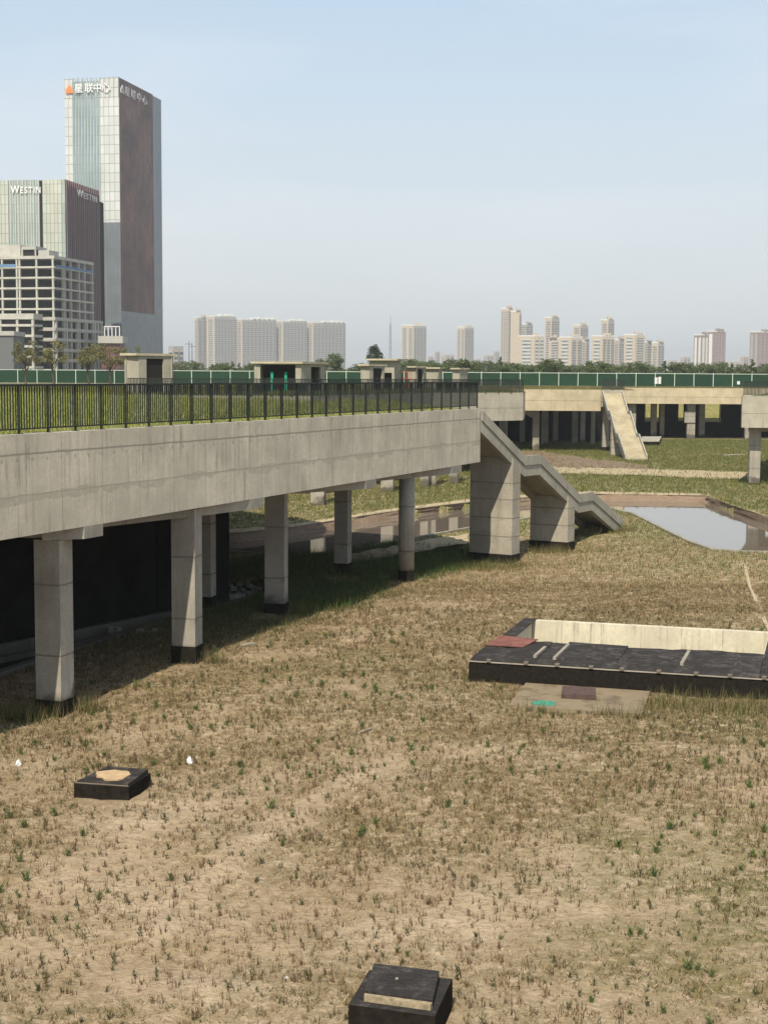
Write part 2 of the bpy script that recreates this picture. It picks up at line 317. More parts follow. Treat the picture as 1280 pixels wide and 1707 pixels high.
# ---- ground sheet of the sunken court
ys = np.concatenate([np.arange(6, 60, .2), np.arange(60, 122, .4), np.arange(122, 236, 3.)]); xs = np.concatenate([np.arange(-80, -32, 3.), np.arange(-32, 34, .25), np.arange(34, 100, 3.)])
GX, GY = np.meshgrid(xs, ys); gxf = GX.ravel(); gyf = GY.ravel(); gzf = gz(gxf, gyf)
def grid_mesh(name, X, Y, Z, nx, ny, mat, attrs):
    me = bpy.data.meshes.new(name); n = nx*ny; me.vertices.add(n); me.vertices.foreach_set('co', np.stack([X, Y, Z], 1).ravel().astype(np.float32))
    i = np.arange(n).reshape(ny, nx); q = np.stack([i[:-1,:-1], i[:-1,1:], i[1:,1:], i[1:,:-1]], -1).reshape(-1, 4)
    me.loops.add(q.size); me.loops.foreach_set('vertex_index', q.ravel().astype(np.int32)); me.polygons.add(len(q)); me.polygons.foreach_set('loop_start', (np.arange(len(q))*4).astype(np.int32))
    me.update(calc_edges=True); me.shade_smooth(); me.materials.append(mat)
    for k, a in attrs.items(): at = me.attributes.new(k, 'FLOAT', 'POINT'); at.data.foreach_set('value', a.astype(np.float32))
    o = bpy.data.objects.new(name, me); col.objects.link(o); return o
cv, gn = cover_green(gxf, gyf)
tag(grid_mesh('sunken_ground', gxf, gyf, gzf, len(xs), len(ys), M['ground'], dict(cover=cv, green=gn)), kind='structure')
# ---- street-level ground all round, out to the horizon
sg = MB(); sg.prism([(-6000,230.6),(6000,230.6),(6000,9000),(-6000,9000)], 5.0, 7.1); tag(sg.build('street_ground', plain('street_earth', (.20,.18,.12), .95, .3, sc=.05)), kind='structure')
# ---- water, banks, paths
def flat(name, pts, z, mat, kind='structure'):
    b = MB(); b.v = [(p[0], p[1], z) for p in pts]; n = len(pts); a = sum(pts[i][0]*pts[(i+1)%n][1]-pts[(i+1)%n][0]*pts[i][1] for i in range(n))
    b.f = [tuple(range(n)) if a > 0 else tuple(range(n))[::-1]]; return tag(b.build(name, mat), kind=kind)
flat('pond_water', BN+BT[::-1], WZ, M['water'])
flat('pool_water', POOL, -.35, M['pool'])
def strip(name, A, B, mat, sub=6, jit=0., kind='structure'):
    b = MB(); n = len(A)
    def rs(L, m):
        o_ = []
        for i in range(len(L)-1):
            for k in range(m): o_.append(L[i].lerp(L[i+1], k/m))
        return o_+[L[-1]]
    a, c = rs(A, 8), rs(B, 8)
    for i, (p, q) in enumerate(zip(a, c)):
        for k in range(sub+1):
            t = k/sub; v = p.lerp(q, t)
            if 0 < t < 1 or jit < 0: v = v+Vector((random.uniform(-1,1), random.uniform(-1,1), random.uniform(-1,1)))*abs(jit)
            elif jit: v = v+Vector((random.uniform(-1,1), random.uniform(-1,1)*2.5, 0))*abs(jit)
            b.v.append(tuple(v))
    for i in range(len(a)-1):
        for k in range(sub): j = i*(sub+1)+k; b.f.append((j, j+sub+1, j+sub+2, j+1))
    return tag(b.build(name, mat, smooth=True), kind=kind)
strip('pond_bank', [p+Vector((0,-.6,-.25)) for p in BF], [p+Vector((0,.15,.05)) for p in BT], M['bank'], 7, .07)
strip('bank_rim_path', [p+Vector((0,.0,.03)) for p in BT], [p+Vector((0,2.1+random.uniform(-.3,.5),.035)) for p in BT], M['path'], 3, .015)
def curb(name, pts, wd, z0, z1, mat, label, cat, group=None):
    b = MB()
    for i, (p, q) in enumerate(zip(pts[:-1], pts[1:])):
        d = (q-p); d.z = 0; L = d.length; u = d.normalized(); b.obox(((p.x+q.x)/2, (p.y+q.y)/2), (u.x, u.y), L+.03*(i % 2), wd, z0, z1+.002*(i % 2))
    return tag(b.build(name, mat), label, cat, group)
curb('pond_kerb', BN, .22, -1.2, .07, M['curb'], 'thin dark concrete kerb along the near edge of the pond', 'kerb')
curb('pool_kerb', PN, .28, -.9, .10, M['curb_dark'], 'low concrete kerb of the black pool under the walkway', 'kerb')
strip('sand_path', [Pz(*p, z=.05) for p in ((890,789),(960,790),(1080,793),(1180,798),(1262,798))], [Pz(*p, z=.06) for p in ((880,775),(950,779),(1080,782),(1180,785),(1262,787))], M['path'], 5, -.04)
strip('gravel_verge', [Pz(*p, z=.05) for p in ((862,775),(920,778),(960,782),(1080,784))], [Pz(*p, z=.06) for p in ((868,752),(905,753),(950,760),(1080,776))], M['bank'], 5, -.05)
strip('sand_track', [Pz(*p, z=.04) for p in ((1236,935),(1247,980),(1273,1040),(1290,1070))], [Pz(*p, z=.045) for p in ((1240,935),(1252,980),(1280,1040),(1297,1070))], M['path'], 3, -.02)
strip('lit_ground_patch', [Pz(*p, z=.05) for p in ((560,945),(640,930),(700,918),(780,905))], [Pz(*p, z=.06) for p in ((560,927),(640,913),(700,902),(780,889))], M['path'], 6, -.05)  # pale sheet stands in for a sunlit patch of ground
# ------------------------------------------------------------------ columns
def column(parent, c, wd, dp, ang, ztop, mat=None, base=.45, z0=-.2, rnd=False, name='column'):
    u = (math.cos(ang), -math.sin(ang)); b = MB()
    if rnd: b.tube([(c[0], c[1], z0+base-.3), (c[0], c[1], ztop)], wd/2, 28)
    else: b.obox(c, u, wd, dp, z0+base-.3, ztop)
    o = b.build(name, mat or M['column'], parent)
    if rnd: o.data.shade_smooth()
    if base > 0:
        b = MB()
        if rnd: b.tube([(c[0], c[1], z0-.3), (c[0], c[1], z0+base)], wd/2+.03, 28)
        else: b.obox(c, u, wd+.05, dp+.05, z0-.3, z0+base)
        b.build('bitumen_base', M['bitumen'], o)
    return o
def near_corner(px, py, wd, dp, ang):                        # centre of a column whose nearest corner stands on a sight line
    p = Pz(px, py); u = Vector((math.cos(ang), -math.sin(ang))); v = Vector((-u.y, u.x)); q = Vector((p.x, p.y))-u*wd/2+v*dp/2; return (q.x, q.y)
# ------------------------------------------------------------------ near walkway
wk = thing('elevated_walkway', fs(FL/2, 4), 'long raised concrete walkway on columns, nearest the camera at left', 'elevated walkway')
def local_beam(name, a, b_, thick, z0, z1, mat, parent, inn=True):   # beam aligned with its own x axis; face on the line a-b, body behind (left)
    d = (b_-a); L = d.length; m = MB().box(0, L, 0, thick, z0, z1); return m.build(name, mat, parent, loc=(a.x, a.y, 0), rotz=math.atan2(d.y, d.x), local=True)
local_beam('edge_beam', Vector((F0.x, F0.y)), Vector((FB.x, FB.y)), .35, 4.68, DZ, M['beam'], wk)
pts = [F0-FN*.36, FB-FN*.36-FU*.02]+[p-Vector((.3,.1)) for p in NBACK[1:]]+[Vector((-70,104)), Vector((-70,8))]
MB().prism([(p.x, p.y) for p in pts], 6.45, 7.02).build('deck_slab', M['slab'], wk)
MB().prism([(p.x, p.y) for p in pts], 7.024, 7.12).build('deck_soil', M['deck_soil'], wk)
for a, b_ in zip(NBACK[:-1], NBACK[1:]): local_beam('edge_beam', Vector((a.x, a.y)), Vector((b_.x, b_.y)), .3, 5.3, DZ-.03, M['beam_mid'], wk)
# front columns, their cross beams with the ends showing under the edge beam
cols = [(-8.55, 38.05), near_corner(326,1106,.74,.62,R(13)), near_corner(474,1026,.72,.6,R(9))]
C5 = Pz(677,972)
specs = [((141,172), 18), ((419,439), 13), ((610,627), 9), ((754,769), 10)]
cc = []
column(wk, cols[0], .74, .66, R(18), 4.35, z0=-.25, base=.42); column(wk, cols[1], .74, .62, R(13), 4.62, z0=0, base=.5); column(wk, cols[2], .72, .6, R(9), 4.62, z0=0, base=.42)
column(wk, (C5.x, C5.y+.3), .66, .66, 0, 4.62, z0=0, base=.5, rnd=True)
heads = [cols[0], cols[1], cols[2], (C5.x, C5.y+.3)]
for (pa, pb), hd in zip([s[0] for s in specs], heads):
    s0, s1 = face_at(pa), face_at(pb); e0, e1 = fs(s0, -.004, 0), fs(s1, -.004, 0); h = Vector((hd[0], hd[1], 0)); d = (e0-h); d.z = 0; d.normalize(); nrm = Vector((-d.y, d.x, 0))*.3
    back = h-d*7.5; ed = (e1-e0)
    b = MB(); q = [e0, e1, h+ed*.5+Vector((0,.25,0)), h-ed*.5-Vector((0,.1,0))]
    b.prism([(v.x, v.y) for v in q], 4.36, 4.676); b.build('cross_beam', M['column'], wk)
    b = MB(); b.obox(((h.x+back.x)/2, (h.y+back.y)/2), (d.x, d.y), 7.5, .6, 4.40, 6.4); b.build('cross_beam', M['slab'], wk)
for (px, py, wd, a) in ((352,1018,.75,12),(579,959,.6,16)):
    column(wk, near_corner(px, py, wd, .6, R(a)), wd, .6, R(a), 6.4, z0=0, base=.5)
for s_, inn in ((8,1),(14,1.2),(20,7),(36,13),(45,14)): p = fs(s_, inn); column(wk, (p.x, p.y), .75, .75, R(22), 6.4, z0=0)
# black wall standing under it
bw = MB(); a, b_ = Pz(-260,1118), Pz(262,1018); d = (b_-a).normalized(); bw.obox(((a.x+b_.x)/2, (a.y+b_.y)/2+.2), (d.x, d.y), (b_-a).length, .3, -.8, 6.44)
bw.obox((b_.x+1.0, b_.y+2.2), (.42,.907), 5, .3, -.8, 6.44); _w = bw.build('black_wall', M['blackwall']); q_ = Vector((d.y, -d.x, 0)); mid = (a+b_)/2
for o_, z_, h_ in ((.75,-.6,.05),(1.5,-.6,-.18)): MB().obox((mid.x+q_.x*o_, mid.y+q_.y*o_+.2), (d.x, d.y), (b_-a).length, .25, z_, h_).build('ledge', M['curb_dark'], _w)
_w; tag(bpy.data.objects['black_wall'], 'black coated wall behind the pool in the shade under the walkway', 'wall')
# ------------------------------------------------------------------ railings
def railing(p0, p1, z, label, bay=1.21, nb=11, h=1.2, bw=.0145, group='metal railings on the deck edges', bracket=True):
    d = Vector((p1.x-p0.x, p1.y-p0.y)); L = d.length; u = d.normalized(); n = max(1, round(L/bay)); bay = L/n; ang = math.atan2(u.y, u.x)
    t = thing('railing', (p0.x, p0.y, z), label, 'railing', group, rotz=0)
    def P(name, m): o = m.build(name, M['rail'], t, loc=(p0.x, p0.y, z), rotz=ang, local=True); return o
    P('top_rail', MB().box(0, L, -.035, .035, h-.05, h)); P('bottom_rail', MB().box(0, L, -.018, .018, .10, .135))
    post = panel = None
    for i in range(n+1):
        if post is None:
            m = MB().box(-.016, .016, -.03, .03, .012, h-.051); m.box(-.09, .09, -.07, .05, 0, .011); post = P('post', m); o = post
        else: o = post.copy(); col.objects.link(o); o.parent = t
        o.location = Vector((u.x*bay*i, u.y*bay*i, 0))
        if i < n:
            if panel is None:
                m = MB()
                for k in range(1, nb): x = bay*k/nb; m.box(x-bw, x+bw, -.01, .01, .136, h-.051)
                panel = P('baluster_panel', m); o = panel
            else: o = panel.copy(); col.objects.link(o); o.parent = t
            o.location = Vector((u.x*bay*i, u.y*bay*i, 0))
    return t
railing(fs(4, .14), fs(FL-.1, .14), DZ, 'long dark metal railing along the near walkway edge, nearest the camera')
WL = [Px(215,103), Px(520,104), Px(720,128), Px(870,134)]; WL = [Vector((p.x, p.y)) for p in WL]
for a, b_, lab in ((WL[0],WL[1],'dark railing seen through the near railing, on its left half'),(WL[1],WL[2],'dark railing slanting away behind the middle of the near railing'),(WL[2],WL[3],'short dark railing on the deck corner just right of the near walkway end')):
    railing(a, b_, DZ, lab, bay=1.5, nb=9 if a == WL[1] else 14, bw=.016 if a == WL[1] else .030)
# ------------------------------------------------------------------ deck behind it (left courtyard side)
w2 = thing('elevated_deck', (-8, 125, 0), 'middle distance deck whose corner shows right of the near walkway end', 'elevated deck', 'raised decks round the court')
for a, b_ in zip(WL[:-1], WL[1:]): local_beam('edge_beam', a, b_-(b_-a).normalized()*.003, .35, 4.66, DZ, M['beam_mid'], w2)
local_beam('edge_beam', WL[3], WL[3]+Vector((1.5,14)), .35, 4.66, DZ-.004, M['beam_mid'], w2)
pl = [(p.x+.0, p.y+.37) for p in WL]+[(WL[3].x+1.1,168),(-80,168),(-80,104.5),(-24,104.5)]
pl[3] = (WL[3].x-.37, WL[3].y+.37)
MB().prism(pl, 6.4, 7.0).build('deck_slab', M['slab'], w2); MB().prism(pl, 7.004, 7.12).build('deck_soil', M['deck_soil'], w2)
for px, py, wd in ((530,842,.9),(646,820,.9),(708,812,.6),(757,806,.7),(838,770,.8),(722,810,.5)):
    p = Pz(px, py); column(w2, (p.x, p.y+.4), wd, .7, R(8), 6.4, z0=0, base=0)
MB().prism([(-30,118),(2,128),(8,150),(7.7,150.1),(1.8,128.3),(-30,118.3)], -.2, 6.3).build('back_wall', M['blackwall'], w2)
# ------------------------------------------------------------------ far wing, left part
w3 = thing('elevated_deck', (12, 185, 0), 'far deck facing the camera, left of the far staircase', 'elevated deck', 'raised decks round the court')
xa, xb = Px(700,170,6).x, Px(1001,170,6).x
local_beam('edge_beam', Vector((xa,170)), Vector((xb,170)), .4, 4.73, DZ, M['beam_far'], w3)
MB().box(xb+.01, Px(1037,170,6).x, 170.6, 171, 5.2, DZ-.02).build('edge_beam', M['beam_mid'], w3)
MB().box(xa, Px(1037,170,6).x, 171.01, 203, 6.5, 7.05).build('deck_slab', M['slab'], w3)
MB().box(xa, Px(1037,170,6).x, 171.01, 203, 7.054, 7.14).build('deck_soil', M['deck_soil'], w3)
for px, d, wd in ((837,172,.8),(892,173,.75),(907,180,.8),(957,184,.7),(987,182,.5),(1008,172.5,.75),(925,188,.6),(970,190,.6),(870,186,.6)):
    p = Px(px, d); column(w3, (p.x, p.y), wd, .7, 0, 6.4, z0=0, base=0 if px != 1008 else .5)
p = Px(892,172.7); MB().prism([(p.x-2.6,172.3),(p.x+.37,172.3),(p.x+.37,173),(p.x-2.6,173)], 5.1, 6.4).build('cross_beam', M['column'], w3)
b = MB(); b.slab([(p.x-2.6,172.31,5.1),(p.x+.36,172.31,5.1),(p.x+.36,172.9,5.1),(p.x-2.6,172.9,5.1)], [(p.x-.6,172.31,3.9),(p.x+.36,172.31,3.9),(p.x+.36,172.9,3.9),(p.x-.6,172.9,3.9)]); b.build('haunch', M['column'], w3)
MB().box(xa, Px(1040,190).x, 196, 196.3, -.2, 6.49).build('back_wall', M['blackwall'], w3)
railing(Px(1001,170.6), Px(1038,170.6), DZ, 'short dark railing at the head of the far staircase', bay=1.2, nb=12, bw=.034)
# ------------------------------------------------------------------ far wing, right part
w4 = thing('elevated_deck', (45, 215, 0), 'farthest deck with openings in its dark back wall, right of the far staircase', 'elevated deck', 'raised decks round the court')
xa, xb = Px(1038,207,6).x, Px(1300,207,6).x
local_beam('edge_beam', Vector((xa,207)), Vector((xb,207)), .4, 4.95, DZ, M['beam_far'], w4)
MB().box(xa, xb, 207.41, 219, 6.4, 7.04).build('deck_slab', M['slab'], w4)
MB().box(xa, xb, 207.41, 219, 7.044, 7.14).build('deck_soil', M['deck_soil'], w4)
for px, wd, d in ((1052,1.0,208.5),(1088,.8,212.5),(1102,.6,213),(1150,1.1,208.5),(1168,.8,214),(1246,1.0,208.5)):
    p = Px(px, d); column(w4, (p.x, p.y), wd, .7, 0, 6.39, z0=0, base=0)
p = Px(1150,208.3); MB().box(p.x-.95, p.x+.56, 208.0, 208.14, 2.3, 3.9).build('bracket', M['column'], w4)
bwx = [Px(v,217,3).x for v in (1036,1075,1098,1130,1139,1172,1199,1300)]
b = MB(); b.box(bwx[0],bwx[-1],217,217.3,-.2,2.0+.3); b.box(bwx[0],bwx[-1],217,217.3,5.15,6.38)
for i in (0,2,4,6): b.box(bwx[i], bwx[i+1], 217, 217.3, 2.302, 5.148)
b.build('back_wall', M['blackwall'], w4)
for i in (1,5): 
    b = MB(); x0, x1 = bwx[i], bwx[i+1]; b.box(x0-.12,x0-.004,216.9,217.4,2.31,5.14); b.box(x1+.004,x1+.12,216.9,217.4,2.31,5.14); b.box(x0-.12,x1+.12,216.9,217.4,2.16,2.306); b.build('opening_frame', M['tread'], w4)
# grassed bank in the next court, seen through the openings
b = MB(); b.add([(20,219.5,1.2),(80,219.5,1.2),(80,230.4,6.0),(20,230.4,6.0)], [(0,1,2,3)]); b.build('grass_bank', plain('bank_grass', (.22,.20,.07), .95, .4, sc=1.5)); tag(bpy.data.objects['grass_bank'], kind='structure')
# ------------------------------------------------------------------ wing at the right edge
w5 = thing('elevated_deck', (40, 130, 0), 'deck at the right edge of the photo standing on a square column', 'elevated deck', 'raised decks round the court')
A5 = Px(1236,118,6); A5 = Vector((A5.x, 118)); B5 = A5+Vector((30,-2.4))
local_beam('edge_beam', A5, B5, .4, 4.66, DZ, M['beam_mid'], w5); local_beam('edge_beam', A5+Vector((9.5,30)), A5+Vector((.13,.42)), .4, 4.66, DZ-.003, M['beam_mid'], w5)
pl = [(A5.x+.6,A5.y+.45),(B5.x,B5.y+.45),(B5.x,148),(A5.x+9.9,148)]
MB().prism(pl, 6.4, 7.0).build('deck_slab', M['slab'], w5); MB().prism(pl, 7.004, 7.12).build('deck_soil', M['deck_soil'], w5)
p = Pz(1257,808); column(w5, (p.x, p.y+.35), .85, .7, R(4), 6.4, z0=0, base=.12); column(w5, (p.x+8.4, p.y), .85, .7, R(4), 6.4, z0=0, base=.12)
MB().box(p.x-.5, p.x+9, p.y+.1, p.y+.6, 4.3, 6.39).build('cross_beam', M['column'], w5)
railing(A5+Vector((.1,.15)), B5+Vector((0,.15)), DZ, 'dark railing on the deck at the right edge of the photo', bay=1.5, nb=14, bw=.032)
# ------------------------------------------------------------------ staircases
def staircase(P, D, W, wd, prof, piers, label, band=.46, str_h=1.0, risers=True):
    """prof: list of (distance, z of tread line); D along, W across (unit, away from the seen side)"""
    t = thing('concrete_staircase', (P.x, P.y, 0), label, 'staircase', 'outdoor concrete staircases')
    def pt(s_, k, z): return Vector((P.x+D.x*s_+W.x*k, P.y+D.y*s_+W.y*k, z))
    for k0, k1 in ((0,.14),(wd-.14,wd)):
        b = MB()
        for (s0,z0),(s1,z1) in zip(prof[:-1], prof[1:]):
            b.slab([pt(s0,k0,z0+band),pt(s1,k0,z1+band),pt(s1,k1,z1+band),pt(s0,k1,z0+band)], [pt(s0,k0,z0),pt(s1,k0,z1),pt(s1,k1,z1),pt(s0,k1,z0)])
        b.build('parapet', M['stair'], t)
    i = 0
    for (s0,z0),(s1,z1) in zip(prof[:-1], prof[1:]):
        nm = 'flight' if abs(z1-z0) > .3 else 'landing'; b = MB()
        b.slab([pt(s0,.10,z0-.004),pt(s1,.10,z1-.004),pt(s1,wd-.10,z1-.004),pt(s0,wd-.10,z0-.004)], [pt(s0,.10,z0-.24),pt(s1,.10,z1-.24),pt(s1,wd-.10,z1-.24),pt(s0,wd-.10,z0-.24)])
        for k0, k1 in ((.06,.34),(wd-.34,wd-.06)):           # stringers hang below
            b.slab([pt(s0,k0,z0-.006),pt(s1,k0,z1-.006),pt(s1,k1,z1-.006),pt(s0,k1,z0-.006)], [pt(s0,k0,z0-str_h+band),pt(s1,k0,z1-str_h+band),pt(s1,k1,z1-str_h+band),pt(s0,k1,z0-str_h+band)])
        o = b.build(nm, M['stair'], t)
        if nm == 'flight':
            n = max(6, int(abs(z1-z0)/.16)); b = MB()
            for q in range(n):
                a0, a1 = s0+(s1-s0)*q/n, s0+(s1-s0)*(q+1)/n; zz = z0+(z1-z0)*q/n+.02
                b.slab([pt(a0,.15,zz),pt(a1,.15,zz),pt(a1,wd-.15,zz),pt(a0,wd-.15,zz)], [pt(a0,.15,zz-.2),pt(a1,.15,zz-.2),pt(a1,wd-.15,zz-.2),pt(a0,wd-.15,zz-.2)])
            b.build('step', M['tread'], o)
    for s0, th, ztop_l, ztop_r, kw in piers:
        b = MB(); b.slab([pt(s0,.0,ztop_l),pt(s0+th,.0,ztop_r),pt(s0+th,kw,ztop_r),pt(s0,kw,ztop_l)], [pt(s0,.0,-.02),pt(s0+th,.0,-.02),pt(s0+th,kw,-.02),pt(s0,kw,-.02)]); o = b.build('pier', M['pier'], t)
        b = MB(); b.slab([pt(s0-.03,-.03,.03),pt(s0+th+.03,-.03,.03),pt(s0+th+.03,kw+.03,.03),pt(s0-.03,kw+.03,.03)], [pt(s0-.03,-.03,-.8),pt(s0+th+.03,-.03,-.8),pt(s0+th+.03,kw+.03,-.8),pt(s0-.03,kw+.03,-.8)]); b.build('bitumen_base', M['bitumen'], o)
    return t
SP = Vector((4.5, 68.1, 0)); SD = Vector((13.51-4.5, 83.04-68.1, 0)); SL = SD.length; SD.normalize(); SW = Vector((-SD.y, SD.x, 0))
prof = [(0,6.58),(.263*SL,4.29),(.365*SL,4.28),(.643*SL,2.0),(.745*SL,2.0),(.99*SL,.2)]
staircase(SP, SD, SW, 2.2, prof, [(.184*SL,.85,4.72,4.0,2.3),(.559*SL,.85,2.42,1.8,2.15)], 'near concrete staircase zigzagging down from the walkway end on two wall piers')
TP = Px(1003,170,7); TD = Px(1041,153.5,0)-TP; TD.z = 0; TL = TD.length; TD.normalize(); TW = Vector((-TD.y, TD.x, 0))
staircase(Vector((TP.x, TP.y, 0)), TD, TW, 2.35, [(0,6.75),(.27*TL,4.5),(.36*TL,4.5),(.62*TL,2.2),(.71*TL,2.2),(1.0*TL,.15)], [(.40*TL,.8,4.1,3.6,2.0)], 'distant staircase coming down straight towards the camera from the far deck', band=.4)
# ------------------------------------------------------------------ open concrete pit with black sheeting
t = thing('concrete_pit', tub(4,4,0), 'low open concrete pit with black sheeting over its front, right side of the ground', 'concrete pit')
ZT = .53
def tbox(b, u0, u1, v0, v1, z0, z1): return b.slab([tub(u0,v0,z1),tub(u1,v0,z1),tub(u1,v1,z1),tub(u0,v1,z1)], [tub(u0,v0,z0),tub(u1,v0,z0),tub(u1,v1,z0),tub(u0,v1,z0)])
def wallpart(u0,u1,v0,v1,mat,z1=ZT):
    L, Wd = u1-u0, v1-v0; p = tub(u0,v0); return MB().box(0,L,0,Wd,-1.4,z1).build('wall', mat, t, loc=(p.x,p.y,0), rotz=math.atan2(tu.y,tu.x), local=True)
wallpart(0,8.6,7.62,7.92,M['pit']); wallpart(.0,.3,.31,7.61,M['pit'],ZT-.01); wallpart(7.9,8.6,.31,7.61,M['pit'],ZT-.01)
wallpart(0,8.6,0,.3,M['bitumen'])
b = MB(); tbox(b,-.03,-.005,0,7.9,-.3,ZT-.03); b.build('bitumen_coating', M['bitumen'], t)
b = MB(); tbox(b,0,.42,3.5,7.9,ZT+.003,ZT+.03); b.build('membrane_strip', M['membrane'], t)
b = MB(); tbox(b,7.95,8.6,.3,7.6,ZT+.003,ZT+.03); b.build('membrane_strip', M['membrane'], t)
b = MB(); tbox(b,.3,7.9,.3,7.6,-1.45,-1.3); b.build('floor', M['slab'], t)
ed = [.05,1.0,1.75,2.35,4.0,5.9,7.9]
for i, (u0, u1) in enumerate(zip(ed[:-1], ed[1:])):
    b = MB(); nu, nv = 14, 14; v1 = 3.25+random.uniform(-.1,.12)
    if i == 0: v1 = 2.2
    for a in range(nv+1):
        for c in range(nu+1):
            u = u0-.06+(u1-u0+.12)*c/nu+random.uniform(-.02,.02)*(a == nv); v = .05+(v1-.05)*a/nv
            z = ZT+.075+.02*(i % 2)+.05*max(0, math.sin(a*1.1+i*2+c*.25))**3*(V1.n(np.array([u*1.3]), np.array([v*2.]))[0])+.035*V2.n(np.array([u*3.]), np.array([v*3.]))[0]+.006*(i % 2); z = ZT+.036+(z-ZT-.036)*min(1., a/3)
            p = tub(u, v, z); b.v.append(tuple(p))
    k = nu+1; b.f = [(a*k+c, a*k+c+1, (a+1)*k+c+1, (a+1)*k+c) for a in range(nv) for c in range(nu)]
    o = b.build('roof_sheet', M['membrane'], t, smooth=True)
M['timber'] = plain('weathered_timber', (.30,.265,.215), .85, .25); M['timber_dark'] = plain('dark_timber', (.16,.13,.10), .85, .25)
b = MB(); tbox(b,-.02,8.62,-.03,.03,ZT+.004,ZT+.03); b.build('edge_batten', M['timber'], t)
for u in (.55,1.62,2.5,3.45,4.3,5.3,6.3,7.2,8.1): b = MB(); tbox(b,u-.06,u+.06,-.07,.08,ZT+.032,ZT+.10); b.build('batten_block', M['timber_dark'], t)
for u, v0, v1 in ((1.72,.5,2.0),(2.3,.4,2.6),(5.8,.7,2.7)):
    b = MB(); b.slab([tub(u,v0,ZT+.2),tub(u+.09,v0,ZT+.2),tub(u+.11,v1,ZT+.2),tub(u+.02,v1,ZT+.2)], [tub(u,v0,ZT+.12),tub(u+.09,v0,ZT+.12),tub(u+.11,v1,ZT+.12),tub(u+.02,v1,ZT+.12)])
    tag(b.build('timber_batten', M['timber']), 'weathered timber batten lying on the black sheeting, %s' % {1.72:'leftmost of the two close together',2.3:'right one of the two close together',5.8:'on its own near the middle'}[u], 'batten', 'battens on the pit sheeting')
b = MB(); q = [(.02,2.02),(1.15,1.95),(1.35,3.2),(.15,3.45)]; b.slab([tub(u,v,ZT+.14+.02*i) for i,(u,v) in enumerate(q)], [tub(u,v,ZT+.115+.02*i) for i,(u,v) in enumerate(q)])
tag(b.build('red_panel', plain('red_plywood', (.21,.085,.068), .85, .5)), 'rusty red board lying on the left end of the black sheeting', 'board')
b = MB(); tbox(b,7.15,7.6,7.40,7.6,-.22,-.17); tag(b.build('green_sheet_scrap', plain('green_scrap', (.02,.16,.11))), 'small green scrap at the right foot of the pale pit wall', 'scrap')
# plywood sheet in front, with a small black slab on it
pw = [Pz(*p) for p in ((847,1176),(876,1139),(1083,1153),(1070,1191))]; pw = [Pz(*p, z=.06) for p in ((847,1175),(876,1138),(1083,1152),(1070,1190))]; n = NT('weathered_plywood', .9, .15)
c = n.mix(n.noise(1., n.obj, st=(3,14,1), det=6), (.13,.10,.062), (.30,.235,.155)); c = n.mix(n.ramp(n.noise(1.7, n.obj, det=6, rough=.7), .5, .66, 0, .75), c, (.10,.075,.05)); n.col(c)
b = MB(); b.slab(pw, [p-Vector((0,0,.12)) for p in pw]); sheet = tag(b.build('plywood_sheet', n.m), 'weathered plywood sheet lying in the grass before the pit', 'plywood sheet')
b = MB(); q = [Pz(*p, z=.062) for p in ((884,1171),(900,1168),(926,1170),(924,1177),(890,1175))]; b.slab([p+Vector((0,0,.012)) for p in q], q); b.build('green_paint_patch', plain('turquoise_paint', (.06,.27,.18), .9, .5, sc=9), sheet)
q = [Pz(*p, z=.065) for p in ((935,1164),(937,1151),(992,1153),(993,1167))]; b = MB(); b.slab([p+Vector((0,0,.13)) for p in q], q); tag(b.build('brick_block', plain('charred_block', (.10,.065,.055), .8, .5, sc=8)), 'small charred slab lying on the plywood sheet', 'slab')
